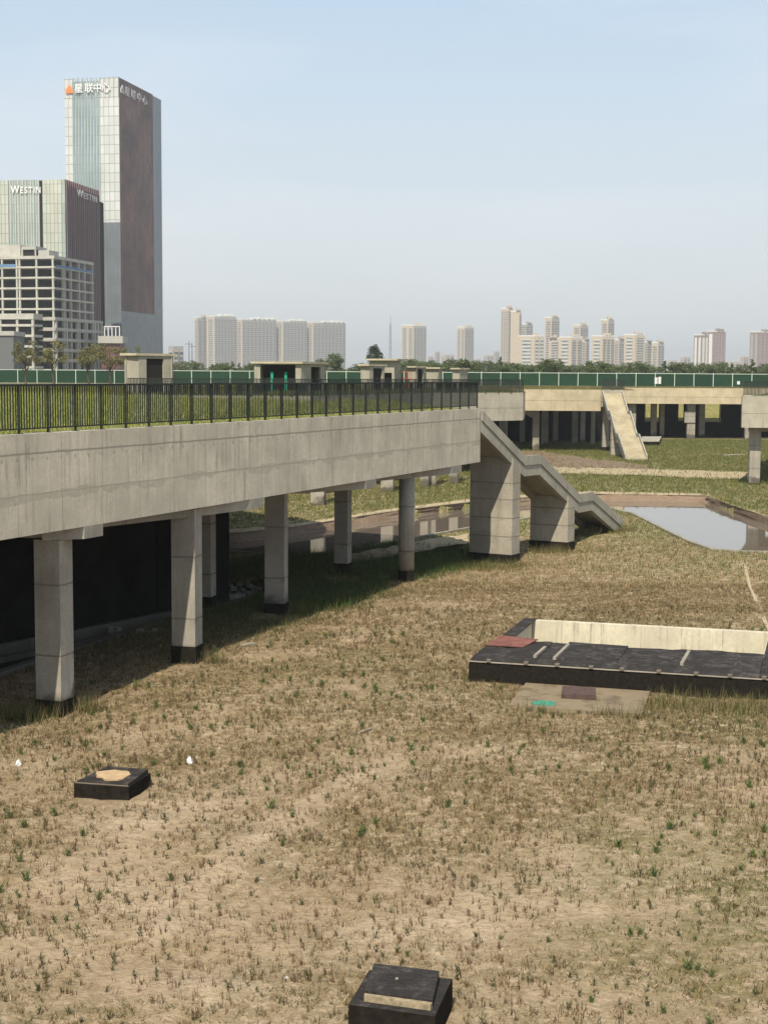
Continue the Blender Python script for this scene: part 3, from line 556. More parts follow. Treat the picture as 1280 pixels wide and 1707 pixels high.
# ------------------------------------------------------------------ the two black boxes
def manhole(cs, h, ins, label, hole=False):
    """cs: four top corners, front-left, back-left, back-right, front-right"""
    c = sum(cs, Vector())/4; t = thing('inspection_box', (c.x, c.y, 0), label, 'inspection box', 'black coated boxes on the ground')
    def L(f, z): return [Vector((c.x+(p.x-c.x)*f, c.y+(p.y-c.y)*f, z)) for p in cs]
    def rimq(i, z0, z1, f0=.90, f1=.995): a, b_ = L(f0, z1), L(f1, z1); j = (i+1) % 4; q = [a[i], a[j], b_[j], b_[i]]; return MB().slab(q, [Vector((v.x, v.y, z0)) for v in q])
    cs = cs[::-1]
    MB().slab(L(1, h), L(1.02, -.4)).build('body', M['bitumen'], t)
    if hole:
        o = MB().slab([v+Vector((0,0,.05*(i == 1)+.02*random.random())) for i, v in enumerate(L(.93, h+.03))], L(.93, h+.003)).build('top_sheet', M['membrane'], t)
        d = MB(); k = 22; u = (cs[3]-cs[0]).normalized(); v_ = (cs[1]-cs[0]).normalized(); q = []
        for i in range(k): a_ = 2*math.pi*i/k; rr = 1+.13*math.sin(2*a_+.6)+.08*math.sin(3*a_+1)+.07*math.sin(7*a_)+random.uniform(-.06,.06); q.append((c.x-.03+u.x*math.cos(a_)*.34*rr+v_.x*math.sin(a_)*.38*rr, c.y-.02+u.y*math.cos(a_)*.34*rr+v_.y*math.sin(a_)*.38*rr))
        d.prism(q, h+.04, h+.075).build('sand_patch', plain('loose_sand', (.46,.33,.19), .95, .3, sc=7), o)
        rimq(3, h+.004, h+.02).build('rim', M['timber_dark'], t); rimq(2, h+.004, h+.02).build('rim', M['timber_dark'], t)
    else:
        lc = [cs[i].lerp(c, .0) for i in range(4)]; f = lambda a, b_: cs[3]+(cs[0]-cs[3])*a+(cs[2]-cs[3])*b_   # a across, b back
        q = [f(.14,.20), f(.93,.20), f(.86,.97), f(.06,.99)]; zz = lambda z: [Vector((v.x, v.y, z)) for v in q]
        o = MB().slab([v+Vector((0,0,.02*(i == 2))) for i, v in enumerate(zz(h+.11))], zz(h+.003)).build('lid', M['membrane'], t)
        q = [f(.15,.13), f(.92,.13), f(.93,.195), f(.14,.195)]; MB().slab(zz(h+.085), zz(h+.002)).build('lid_edge', plain('raw_timber', (.33,.265,.17), .9, .6, sc=12), t)
        s0 = f(.42,.62); MB().tube([(s0.x,s0.y,h+.10),(s0.x+.01,s0.y,h+.135)], [.03,.015], 7).build('stone', M['timber'], o)
        MB().slab(L(.985, h+.0028), L(.985, h+.001)).build('top_membrane', M['membrane'], t)
    return t
manhole([Pz(*p, z=.28) for p in ((124,1305.7),(178.8,1279.4),(251.6,1289),(214.9,1312))], .28, 0, 'low black box topped with a pale sand patch, left foreground', True)
manhole([Pz(*p, z=.48) for p in ((581,1675),(615.6,1617),(754,1632),(725,1695))], .48, 0, 'black box with a loose square lid at the bottom of the photo')
# ------------------------------------------------------------------ litter and small loose things
def chip(name, px, py, s, mat, label, cat, z=.0, flatn=.5):
    p = Pz(px, py); b = MB(); k = 9; g = gzp(p)
    for h_, r0 in ((-.03, 1.), (.3, 1.1), (.75, .8), (1., .4)):
        for i in range(k): a_ = 2*math.pi*i/k; r_ = s*r0*random.uniform(.55,1.15); b.v.append((p.x+math.cos(a_)*r_, p.y+math.sin(a_)*r_*.8, g+(s*flatn*1.4*h_*random.uniform(.7,1.3) if h_ > 0 else -.02)))
    for j in range(3): b.f += [(j*k+i, j*k+(i+1) % k, (j+1)*k+(i+1) % k, (j+1)*k+i) for i in range(k)]
    b.f.append(tuple(range(3*k, 4*k))); return tag(b.build(name, mat), label, cat, 'litter on the ground')
M['white'] = plain('white_plastic', (.62,.60,.60), .6, .06)
chip('crumpled_bag', 31, 1268, .08, M['white'], 'small crumpled white bag at the far left of the dry ground', 'bag', flatn=1.1)
chip('crumpled_bag', 316, 1269, .09, M['white'], 'crumpled white plastic between the left black box and the columns', 'bag', flatn=1.)
chip('paper_scrap', 82, 1452, .05, M['timber'], 'torn pale paper scrap in the lower left foreground', 'paper')
chip('white_stone', 478, 1641, .03, M['white'], 'tiny white stone left of the lidded black box', 'stone')
chip('rubble_lump', 1102, 723, .38, M['white'], 'white lump on the grass under the far deck, left one of two', 'rubble', flatn=1.6)
chip('rubble_lump', 1108, 723, .2, M['white'], 'white lump on the grass under the far deck, right one of two', 'rubble', flatn=1.3)
chip('pipe_scrap', 433, 908, .45, M['kiosk'], 'pale bucket like scrap on the channel bank behind the columns', 'scrap', flatn=1.)
for k in range(16):
    q = Pz(random.uniform(185,262), random.uniform(1040,1058), 0); g = gzp(q); s = random.uniform(.05,.17); b = MB(); b.obox((q.x, q.y), (math.cos(k*1.7), math.sin(k*1.7)), s*2, s*1.2, -.6, max(g, -.1)+s*random.uniform(.5,1)); tag(b.build('rubble_lump', M['kiosk']), 'grey rubble lump on the pool kerb between the first two columns', 'rubble', 'rubble on the pool kerb')
def stick(name, a, b_, wd, mat, label, cat='stick'):
    p, q = Pz(*a), Pz(*b_); p.z = gzp(p)+.03; q.z = gzp(q)+.03; return tag(MB().tube([p, (p+q)/2+Vector((0,0,.02)), q], wd, 6).build(name, mat), label, cat, 'litter on the ground')
stick('wood_stick', (596,1228), (620,1220), .02, M['timber'], 'short pale stick in the middle of the dry ground')
stick('wood_plank', (402,1078), (424,1074), .05, M['timber'], 'pale plank piece by the shadow edge below the second column', 'plank')
stick('wood_plank', (1205,760), (1240,759), .12, M['timber'], 'long pale plank on the far grass near the right edge', 'plank')
stick('wood_plank', (600,906), (612,923), .12, M['kiosk'], 'grey plank tilted on the channel edge between the columns', 'plank')
q = [Pz(*p) for p in ((1066,743),(1070,735),(1102,735),(1098,743))]; b = MB(); b.slab([p+Vector((0,0,.5)) for p in q], [p-Vector((0,0,.1)) for p in q]); tt = tag(b.build('low_concrete_box', M['blackwall']), 'low dark concrete box on the grass right of the far staircase foot', 'concrete box')
b = MB(); b.slab([p+Vector((0,0,.62)) for p in q], [p+Vector((0,0,.504)) for p in q]); b.build('lid', M['kiosk'], tt)
for k in range(26):
    px = random.uniform(366,440); py = random.uniform(974,1004); chip_p = Pz(px, py, -.3); b = MB(); s = random.uniform(.05,.16); b.obox((chip_p.x, chip_p.y), (math.cos(k), math.sin(k)), s*2, s*1.3, -.5, -.34+s); tag(b.build('rubble_lump', M['kiosk']), 'grey rubble lump in the round end of the black pool under the walkway', 'rubble', 'rubble in the pool under the walkway')
# ------------------------------------------------------------------ far fence
FY = 231.; fence = thing('boundary_fence', (0, FY, 7.1), 'long green panel fence with white posts right across the far deck level', 'fence')
PIT = 3.0; x0 = -66.; npn = 44; pm = MB().box(.06, PIT-.06, -.02, .02, .12, 2.05); wp = MB().box(-.05,.05,-.05,.05,0,2.22); panel = post = None
for i in range(npn+1):
    X = x0+i*PIT
    if post is None: post = wp.build('post', M['post'], fence, loc=(X,FY,7.1), local=True); o = post
    else: o = post.copy(); col.objects.link(o); o.parent = fence
    o.location = (X, 0, 0)
    if i < npn:
        if panel is None: panel = pm.build('green_panel', M['hedge'], fence, loc=(X,FY,7.1), local=True); o = panel
        else: o = panel.copy(); col.objects.link(o); o.parent = fence
        o.location = (X, .0, 0)
MB().box(x0, x0+npn*PIT, -.03, .03, 2.06, 2.14).build('top_rail', M['post'], fence, loc=(0,FY,7.1), local=True)
for px, hh in ((1091,1.0),(1097,1.1),(1228,.5)):
    p = Px(px, FY-.1); tag(MB().box(p.x-.22, p.x+.22, FY-.06, FY-.03, 7.6, 7.6+hh).build('notice_board', M['white']), {1091:'left one of two narrow white notices on the far fence',1097:'right one of two narrow white notices on the far fence',1228:'small white notice on the far fence near the right edge'}[px], 'notice', 'notices on the fence')
# strip of ground under the far fence down to the deck edge
flat('deck_verge', [(-80,203),(Px(1037,203).x,203),(Px(1037,203).x,230.58),(-80,230.58)], 7.06, M['deck_soil'])
# ------------------------------------------------------------------ kiosks on the deck
def kiosk(px0, pxc, px1, pyt, d, label, opens=(), over=.25, base=7.12, dd=3.2):
    """corner at pxc nearest; front pale face px0..pxc; side face pxc..px1"""
    L, C, Rr = Px(px0, d+.3, 9), Px(pxc, d, 9), Px(px1, d+dd, 9); zt = Zat(pxc, pyt, d)
    fr = [Vector((L.x, L.y)), Vector((C.x, C.y)), Vector((Rr.x, Rr.y)), Vector((L.x+Rr.x-C.x, L.y+Rr.y-C.y))]
    t = thing('stair_kiosk', ((L.x+Rr.x)/2, d+1, base), label, 'kiosk', 'small concrete kiosks on the deck'); th = .18
    def wall(a, b_, op):
        dvec = b_-a; Lw = dvec.length; m = MB()
        if op:
            o0, o1, zb, zo = op; o0 *= Lw; o1 *= Lw
            m.box(0, o0, 0, th, base, zt-.12); m.box(o1, Lw, 0, th, base, zt-.12); m.box(o0+.002, o1-.002, 0, th, zo, zt-.12)
            if zb > base: m.box(o0+.002, o1-.002, 0, th, base, zb)
        else: m.box(0, Lw, 0, th, base, zt-.12)
        return m.build('wall', M['kiosk'], t, loc=(a.x, a.y, 0), rotz=math.atan2(dvec.y, dvec.x), local=True)
    od = dict(opens)
    wall(fr[0], fr[1], od.get('f')); wall(fr[1]+(fr[2]-fr[1]).normalized()*.0, fr[2], od.get('s')); wall(fr[2], fr[3], None); wall(fr[3], fr[0], None)
    c = (fr[0]+fr[2])/2; li = [c+(p-c)*.70 for p in fr]; MB().prism([(p.x, p.y) for p in li], base, zt-.2).build('shade_block', M['int_shade'], t); rf = [c+(p-c)*(1+over/((p-c).length)*1.4) for p in fr]; MB().prism([(p.x, p.y) for p in rf], zt-.118, zt+.05).build('roof', M['tread'], t)  # solid dark block stands in for the shade behind the openings
    return t
b0 = 7.12
kiosk(208,232,289,590,108,'leftmost concrete kiosk on the deck, right below the tall tower',[('s',(.22,.72,b0,9.75))],dd=2.4)
kiosk(424,502,543,604,122,'long concrete kiosk with a wide opening, below the slab apartments',[('f',(.13,.88,b0+.0,9.45)),('s',(.4,.78,b0,9.3))],dd=4.5)
kiosk(601,616,641,608,138,'small low kiosk standing left of the higher roofed kiosk',[('s',(.25,.85,b0,9.3))],dd=2.5)
kiosk(618,657,668,599,146,'highest concrete kiosk, with a flat overhanging roof',[('f',(.4,.9,b0,8.9))],over=.5,dd=3)
kiosk(680,693,708,611,150,'narrow kiosk with a dark doorway beside the red frame',[('s',(.2,.8,b0,9.3))],dd=2.)
kiosk(710,731,737,613,152,'plain concrete kiosk without openings, right of the doorway kiosk',dd=2.)
kiosk(754,766,779,614,156,'rightmost small square kiosk beside the fence posts',dd=2.)
# red frame
p = Px(672,148); t = thing('scaffold_frame', (p.x,148,b0), 'small red metal frame between two kiosks', 'frame'); M['red'] = plain('red_paint', (.42,.03,.03), .5)
for i in range(4): MB().box(p.x-.6+i*.42, p.x-.55+i*.42, 148, 148.05, b0, b0+1.9).build('upright', M['red'], t)
for z in (.5,1.2,1.85): MB().box(p.x-.6, p.x+.71, 147.94, 147.99, b0+z, b0+z+.05).build('crossbar', M['red'], t)
# green posts inside the long kiosk
for px in (452,475): q = Px(px,121.5); tag(MB().box(q.x-.11,q.x+.11,122.6,122.8,b0,b0+1.75).build('green_post', plain('green_post_paint',(.02,.28,.17))), 'green post in the opening of the long kiosk, %s one' % ('left' if px == 452 else 'right'), 'post', 'green posts')
# ------------------------------------------------------------------ facade materials
def facade(name, a, b_, du, dz, lw, lc, axis='X', rough=.35, spec=.4, metal=0., wl=None, patch=.3):
    n = NT(name, rough, spec); X, Y, Z = n.sep(n.obj)[0:3]; U = X if axis == 'X' else Y
    c = n.mix(n.ramp(n.noise(.05, det=4), .3, .7), a, b_)
    cu = n.math('FLOOR', n.math('DIVIDE', U, du)); cz = n.math('FLOOR', n.math('DIVIDE', Z, dz)); wn = n.t.nodes.new('ShaderNodeTexWhiteNoise'); wn.noise_dimensions = '2D'; n.set(wn.inputs['Vector'], n.comb(cu, cz, 0.))
    c = n.mix(n.math('MULTIPLY', wn.outputs[0], patch), c, tuple(x*.6 for x in a))
    l = n.math('MAXIMUM', n.line(U, du, lw), n.line(Z, dz, lw*(1.2 if wl is None else wl))); c = n.mix(n.math('MULTIPLY', l, .75), c, lc); n.col(c); n.b.inputs['Metallic'].default_value = metal; return n.m
M['cream'] = facade('cream_cladding', (.49,.50,.485), (.58,.59,.575), 2.3, 3.95, .28, (.22,.23,.21), rough=.5)
M['glass_blue'] = facade('blue_curtain_glass', (.24,.30,.33), (.36,.43,.47), 1.35, 3.95, .3, (.09,.13,.15), rough=.25, spec=.6, wl=.4)
M['greyglass'] = facade('grey_curtain_glass', (.13,.145,.16), (.18,.20,.22), 1.5, 3.95, .22, (.10,.11,.12), rough=.3, spec=.5, wl=.5)
M['brown_side'] = facade('brown_curtain_glass', (.085,.038,.038), (.25,.125,.10), 2.6, 3.95, .5, (.17,.13,.13), axis='Y', rough=.5, spec=.15, wl=.25, patch=.5)
M['grey_side'] = facade('grey_side_glass', (.10,.12,.14), (.15,.17,.19), 1.3, 3.95, .25, (.16,.18,.20), axis='Y', rough=.3, spec=.6, wl=.5, patch=.6)
M['green_glass'] = facade('greenish_curtain_glass', (.27,.33,.29), (.36,.42,.38), 1.5, 3.6, .3, (.10,.14,.13), rough=.3, spec=.5, wl=.4)
M['pale_grid'] = facade('pale_grid_cladding', (.42,.43,.36), (.50,.51,.44), 1.5, 3.6, .28, (.16,.18,.16), rough=.5, wl=.8)
M['purple_side'] = facade('purple_side_glass', (.045,.027,.034), (.08,.048,.056), 1.4, 3.6, .3, (.17,.115,.12), axis='Y', rough=.5, spec=.12, wl=.15, patch=.4)
M['sign'] = plain('sign_letters', (.70,.70,.70), .5, .03); M['sign_grey'] = plain('sign_letters_grey', (.62,.58,.58), .5, .05)
M['orange'] = plain('orange_emblem', (.72,.22,.06), .5, .05)
def quad_box(t, name, mat, L, w0, w1, d0, d1, z0, z1, ax):   # box in building axes (a along front to left, b depth)
    return MB().box(w0, w1, d0, d1, z0, z1).build(name, mat, t, loc=L, rotz=ax, local=True)
def text_mesh(s):
    cu = bpy.data.curves.new('lettering', 'FONT'); cu.body = s; cu.size = 1; cu.extrude = .04; cu.offset = .012; o = bpy.data.objects.new('lettering', cu); col.objects.link(o)
    dg = bpy.context.evaluated_depsgraph_get(); me = o.evaluated_get(dg).to_mesh(); v = [tuple(x.co) for x in me.vertices]; f = [tuple(p.vertices) for p in me.polygons]
    col.objects.unlink(o); bpy.data.objects.remove(o); return v, f
def put_text(s, size, ox, plane, depth, zb, t, mat, loc, rz, sx=1., name='letter'):
    v, f = text_mesh(s); b = MB(); A = np.array(v)
    for a, c, e in v:
        if plane == 'X': b.v.append((ox+a*size*sx, depth-.5*(e+.05)*size*2*.5, zb+c*size))
        else: b.v.append((depth+.5*(e+.05)*size, ox+a*size*sx, zb+c*size))
    b.f = f; b.build(name, mat, t, loc=loc, rotz=rz, local=True); return A[:,0].max()*size*sx
# ---- tall tower. local frame: origin at the near corner, +X to the right along the front? front runs to -X, side runs to +Y
def tower_frame(pxc, d, yaw): c = Px(pxc, d, 50); return (c.x, d, 7.1), yaw
loc, yaw = tower_frame(202, 640, R(-12.)); T = thing('office_tower', loc, 'tallest tower with Chinese lettering and orange emblem, left skyline', 'tower')
H_ = Zat(202,129,640)-7.1; FW, FD = 24.6, 50.
loc0 = (loc[0], loc[1], 7.1)
quad_box(T,'body',M['greyglass'],loc0,-FW+.3,-.3,.3,FD,0,H_-1,yaw)
zc = H_-(362-129)*640/FPX
w_ = lambda px: (px-202)/(202-113)*FW
quad_box(T,'cream_panel',M['cream'],loc0,-FW,w_(125),-.1,.29,0,H_,yaw); quad_box(T,'cream_panel',M['cream'],loc0,w_(171),0,-.1,.29,zc,H_,yaw)
quad_box(T,'shaded_panel',M['greyglass'],loc0,w_(171),0,-.1,.29,0,zc-.05,yaw)  # grey below the cream paints the change from bright to shaded reflection
quad_box(T,'glass_panel',M['glass_blue'],loc0,w_(125)+.01,w_(171)-.01,.1,.29,0,H_-1,yaw)
for i in range(10): xx = w_(126)+(w_(170)-w_(126))*i/9; quad_box(T,'fin',M['post'],loc0,xx-.11,xx+.11,-.35,.09,6,H_+.2,yaw)
for i in range(13): xx = -FW+.2+(FW-.4)*i/12; quad_box(T,'crown_fin',M['cream'],loc0,xx-.1,xx+.1,-.5,-.11,H_-8,H_+.4,yaw)
zb = H_-(495-129)*640/FPX*1.03
quad_box(T,'side_panel',M['brown_side'],loc0,-.29,.1,.0,FD*.79,zb,H_+.05,yaw); quad_box(T,'side_panel',M['grey_side'],loc0,-.29,.1,FD*.79+.01,FD,zb,H_-.4,yaw); quad_box(T,'side_panel',M['grey_side'],loc0,-.29,.08,.0,FD,0,zb-.05,yaw)
SC = [V_ for V_ in '星联中心']
zs = H_-(152-129)*640/FPX; sz = 14.2*640/FPX/.9
for ch, px in zip(SC, (130,147,161,174.5)): put_text(ch, sz, w_(px), 'X', -.75, zs+.4, T, M['sign'], loc0, yaw, name='sign_character')
for ch, yy in zip(SC, (6.2,13.,19.8,26.6)): put_text(ch, sz, yy, 'Y', .2, zs+.2, T, M['sign_grey'], loc0, yaw, sx=1.35, name='sign_character')
def emblem(plane, o, dpt, z, s, mats, sx=1.):
    def pr(name, P2, d0, d1, mat, par):
        b = MB()
        if plane == 'X': b.slab([(o+x*s*sx, dpt-d1, z+y*s) for x, y in P2], [(o+x*s*sx, dpt-d0, z+y*s) for x, y in P2])
        else: b.slab([(dpt+d1, o+x*s*sx, z+y*s) for x, y in P2], [(dpt+d0, o+x*s*sx, z+y*s) for x, y in P2])
        return b.build(name, mat, par, loc=loc0, rotz=yaw, local=True)
    e = pr('emblem', [(.0,0),(1,0),(1.0,.35),(.62,.95),(.5,1.05),(.38,.95),(0,.35)], 0, .25, mats[0], T)
    for P2 in ([(.18,.42),(.50,.80),(.56,.72),(.30,.42)],[(.18,.40),(.30,.40),(.56,.10),(.50,.02)]): 
        o2 = pr('emblem_stroke', P2, .26, .34, mats[1], e)
emblem('X', w_(116), -.52, zs, 3.3, (M['orange'], M['sign'])); emblem('Y', 1.2, .12, zs, 3.3, (M['sign_grey'], M['grey_side']), 1.3)
# ---- second tower with latin lettering
loc, yaw = tower_frame(111, 560, R(-10.)); T2 = thing('hotel_tower', loc, 'second highest tower lettered WESTIN, before the tallest tower', 'tower'); loc0 = (loc[0], loc[1], 7.1)
H2 = Zat(111,299,560)-7.1; w2_ = lambda px: (px-111)*560/FPX*1.0
quad_box(T2,'body',M['greyglass'],loc0,w2_(-60)+.3,-.3,.3,36,0,H2-.6,yaw)
for nm, a, b_, mt in (('pale_panel',-60,10,'pale_grid'),('glass_panel',10,66,'green_glass'),('pale_panel',71,104,'pale_grid'),('glass_panel',104,111,'green_glass')): quad_box(T2,nm,M[mt],loc0,w2_(a)+.01,w2_(b_)-.01,0,.29,0,H2,yaw)
quad_box(T2,'recess_shade',M['blackwall'],loc0,w2_(66),w2_(71),.2,.28,0,H2-.2,yaw)  # black strip paints the shade of a recess
for i in range(13): xx = w2_(11)+(w2_(65)-w2_(11))*i/12; quad_box(T2,'fin',M['sign_grey'],loc0,xx-.09,xx+.09,-.3,-.01,10,H2+.2,yaw)
quad_box(T2,'side_panel',M['purple_side'],loc0,-.29,.05,0,35,0,H2,yaw)
for i in range(18): yy = 1+i*1.95; quad_box(T2,'fin',plain('pinkish_fin',(.28,.19,.19)) if i == 0 else bpy.data.materials['pinkish_fin'],loc0,.06,.3,yy-.11,yy+.11,8,H2+.1,yaw)
quad_box(T2,'rear_block',M['blackwall'],loc0,-14,-.5,36.1,41,0,H2-4,yaw)
zW = H2-(320.5-299)*560/FPX; sW = 10.5*560/FPX/.72
xW = w2_(17); d1 = put_text('W', sW*1.25, xW, 'X', -.5, zW, T2, M['sign'], loc0, yaw, sx=.82, name='sign_letter'); xW += d1+.15
for ch in 'ESTIN': d1 = put_text(ch, sW, xW, 'X', -.5, zW, T2, M['sign'], loc0, yaw, sx=.82, name='sign_letter'); xW += d1+.38
yW = 10.5; d1 = put_text('W', sW*1.2, yW, 'Y', .35, zW, T2, M['sign_grey'], loc0, yaw, sx=1.5, name='sign_letter'); yW += d1+.3
for ch in 'ESTIN': d1 = put_text(ch, sW*.95, yW, 'Y', .35, zW, T2, M['sign_grey'], loc0, yaw, sx=1.5, name='sign_letter'); yW += d1+.7
# ---- unfinished concrete frame building
loc, yaw = tower_frame(90, 500, R(-13.5)); T3 = thing('unfinished_building', loc, 'bare concrete frame of open floors at the far left', 'unfinished building'); loc0 = (loc[0], loc[1], 7.1)
M['frame'] = plain('bare_concrete', (.38,.37,.335), .9, .15, sc=.4); M['frame_pale'] = plain('pale_bare_concrete', (.45,.435,.385), .9, .25, sc=.4); M['blue_net'] = plain('blue_safety_net', (.12,.22,.36), .8, .3, sc=1.)
H3 = Zat(90,426,500)-7.1; st = 3.48; nF = int(H3/st); FD3 = 31.
X0 = -40.
quad_box(T3,'shade_core',M['int_shade'],loc0,X0,-6.0,6.0,FD3-6,0,H3-.6,yaw)  # dark block paints the shade behind the open floors
for k in range(nF+1):
    z = H3-k*st
    if z < 1: break
    quad_box(T3,'floor_slab',M['frame_pale'] if k < 9 else M['frame'],loc0,X0,.25,-.25,FD3,z-(.6 if k else 1.0),z,yaw)
for xx in (-.45,-6.4,-12.6,-13.6,-19.,-25.,-31): quad_box(T3,'column',M['frame_pale'],loc0,xx-.3,xx+.3,-.1,.6,0,H3-.8,yaw)
for yy in (7.5,13.,19.5,24.,30.4): quad_box(T3,'column',M['frame'],loc0,-.8,.1,yy-.4,yy+.4,0,H3-.8,yaw)
for yy in (9.5,10.2,20.6): quad_box(T3,'infill_wall',M['frame'],loc0,-1.2,-.9,yy-.9,yy+.9,0,H3-1.1,yaw)
quad_box(T3,'safety_net',M['blue_net'],loc0,X0,-13.8,-.32,-.27,H3-st-.2,H3-st+.8,yaw); quad_box(T3,'safety_net',M['blue_net'],loc0,.27,.34,1,FD3,H3-st-.3,H3-st+.5,yaw)
quad_box(T3,'roof_house',M['frame_pale'],loc0,X0,-12.6,1,9,H3+.01,H3+3.8,yaw); quad_box(T3,'roof_house',M['frame'],loc0,-12.3,-7.,1,9,H3+2.2,H3+3.3,yaw); quad_box(T3,'roof_house',M['int_shade'],loc0,-12.2,-7.4,1.6,8,H3+.02,H3+2.19,yaw); quad_box(T3,'roof_house',M['frame_pale'],loc0,-12.3,-11.8,1,1.5,H3+.02,H3+2.18,yaw); quad_box(T3,'roof_house',M['frame_pale'],loc0,-7.4,-7.,1,1.5,H3+.02,H3+2.18,yaw)  # the dark block between the roof posts is painted shade
quad_box(T3,'roof_house',M['frame'],loc0,-6.6,-2.6,2,9,H3+.01,H3+2.,yaw)
zp = H3-(522-426)*500/FPX                                     # lower front block
for k in range(6):
    z = zp-k*st
    if z < .8: break
    quad_box(T3,'podium_slab',M['frame_pale'],loc0,X0,-4.2,-7,-.3,z-(1.9 if k == 0 else .8),z,yaw)
    quad_box(T3,'podium_slab',M['frame'],loc0,-4.1,.4,-.28,FD3+7,z-.9-(.9),z-.9,yaw)
for xx in (-4.7,-10.3,-16.5,-23): quad_box(T3,'podium_column',M['frame_pale'],loc0,xx-.4,xx+.4,-6.8,-6.1,0,zp-1.8,yaw)
quad_box(T3,'podium_shade_core',M['int_shade'],loc0,X0,-5.6,-5.5,-.5,0,zp-2,yaw)  # dark block painted as shade within the podium front
for yy in (1.,9,17.5,25,31.6,34.2,37.4): quad_box(T3,'podium_column',M['frame_pale' if yy > 30 else 'frame'],loc0,-.6,.35,yy-.45,yy+.45,0,zp-1.9,yaw)
quad_box(T3,'podium_shade_core',M['int_shade'],loc0,-12,-1.4,FD3-3.9,FD3+5,0,zp-2,yaw)  # dark block painted as shade within the podium side
# low terrace block and grey shed
c = Px(165,520); tt = thing('low_terrace_block', (c.x,520,7.1), 'low pale terrace with a white rooftop frame, at the foot of the tallest tower', 'building'); z1 = Zat(170,560,520); z0 = Zat(170,572,520); xr = Px(206,520).x
MB().box(c.x,xr,520,530,z0,z1).build('parapet', M['frame'], tt); MB().box(c.x+1,xr-1,521,530,7.1,z0-.01).build('wall', M['brown_side'], tt)
xf = Px(175,520).x; xg = Px(200,520).x; zf = Zat(180,545,520)
for i in range(5): xx = xf+(xg-xf)*i/4; MB().box(xx-.15,xx+.15,521,521.3,z1,zf).build('frame_post', M['white'], tt)
MB().box(xf-.15,xg+.15,520.9,521.4,zf+.01,zf+.35).build('frame_rail', M['white'], tt)
c = Px(25,400); tt = thing('grey_shed', (c.x-8,400,7.1), 'plain dark grey building cut off by the left photo edge', 'building'); z1 = Zat(20,552,400)
MB().box(c.x-25,c.x,400,412,7.1,z1-1.2).build('wall', plain('grey_render',(.13,.135,.14),.9,.15), tt); MB().box(c.x-25,c.x+.3,399.6,412,z1-1.19,z1).build('roof', M['frame'], tt)
# ------------------------------------------------------------------ apartment towers
def m_bay(name, wall, win, per=2.9, frac=.55):
    n = NT(name, .7, .3); X, Y, Z = n.sep(n.obj)[0:3]; k = n.math('LESS_THAN', n.math('FRACT', n.math('DIVIDE', Z, per)), frac); rr = n.noise(.4, det=2); n.col(n.mix(n.math('MULTIPLY', k, n.ramp(rr, .3, .6, .6, 1.)), wall, win)); return n.m
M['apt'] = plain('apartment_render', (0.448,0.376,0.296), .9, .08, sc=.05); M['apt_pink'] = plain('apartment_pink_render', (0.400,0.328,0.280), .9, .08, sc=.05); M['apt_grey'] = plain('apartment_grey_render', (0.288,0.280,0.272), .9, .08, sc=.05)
M['apt_white'] = plain('apartment_white_trim', (.58,.58,.56), .9, .05); M['apt_red'] = plain('apartment_brown_render', (.23,.16,.145), .9, .08, sc=.05)
M['bay'] = m_bay('window_bay', (.40,.37,.33), (.07,.08,.10)); M['bay_dark'] = m_bay('balcony_bay', (.36,.345,.32), (.075,.08,.095), frac=.68); M['bay_band'] = m_bay('ribbon_window_bay', (.46,.45,.41), (.09,.11,.13), per=4., frac=.5); M['bay_red'] = m_bay('brown_bay', (.33,.25,.24), (.16,.13,.14))
def apartment(px0, pxs, px1, pyt, d, label, wall='apt', wall2=None, nl=2, nr=6, bay='bay', bayr='bay_dark', dl=.25, dr=.6, crown=True, group='distant apartment towers'):
    Lw = (pxs-px0)*d/FPX; Rw = (px1-pxs)*d/FPX
    C = Px(pxs, d, 30); L = Px(px0, d+Lw*dl, 30); Rr = Px(px1, d+Rw*dr, 30); zt = Zat(pxs, pyt, d)
    C, L, Rr = [Vector((p.x, p.y)) for p in (C, L, Rr)]; Bk = L+Rr-C
    t = thing('apartment_tower', (C.x, C.y, 7), label, 'apartment tower', group)
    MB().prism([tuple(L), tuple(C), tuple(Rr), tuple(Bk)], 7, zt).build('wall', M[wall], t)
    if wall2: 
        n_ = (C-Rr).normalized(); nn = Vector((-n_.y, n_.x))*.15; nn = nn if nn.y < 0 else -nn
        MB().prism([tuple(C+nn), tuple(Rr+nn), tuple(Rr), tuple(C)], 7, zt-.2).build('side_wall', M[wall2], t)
    def bays(a, b_, n, mt, cover=.55, p_=.7):
        dv = b_-a; Lb = dv.length; u = dv.normalized(); nn = Vector((u.y, -u.x)); nn = nn if nn.y < 0 else -nn
        for i in range(n):
            c_ = a+dv*((i+.5)/n)+nn*p_/2; m = MB().box(-Lb/n*cover/2, Lb/n*cover/2, -p_/2, p_/2, 7, zt-3); m.build('window_bay', M[mt], t, loc=(c_.x, c_.y, 0), rotz=math.atan2(u.y, u.x), local=True)
    if nl: bays(L, C, nl, bay)
    if nr: bays(C, Rr, nr, bayr, cover=.62)
    if crown:
        cc = (L+Rr)/2; q = [cc+(p-cc)*1.02 for p in (L, C, Rr, Bk)]; MB().prism([tuple(p) for p in q], zt+.01, zt+1.6).build('cornice', M['apt_white'], t)
        for f in ((.1,.3,.5,.7,.9) if Rw > 30 else (.25,.7)): m = C.lerp(Rr, f)*.7+Bk*.3 if nr else L.lerp(C, f)*.7+Bk*.3; MB().box(m.x-Rw*.04-2, m.x+Rw*.04+2, m.y-3, m.y+3, zt+1.61, zt+random.uniform(2.8,4.8)).build('roof_room', M['apt_white'] if Rw > 30 else M[wall], t)
    return t
D1 = 2250
apartment(325,330,352,530,D1+60,'leftmost pale section of the long row of slab apartments',nl=1,nr=3,wall2='apt_grey')
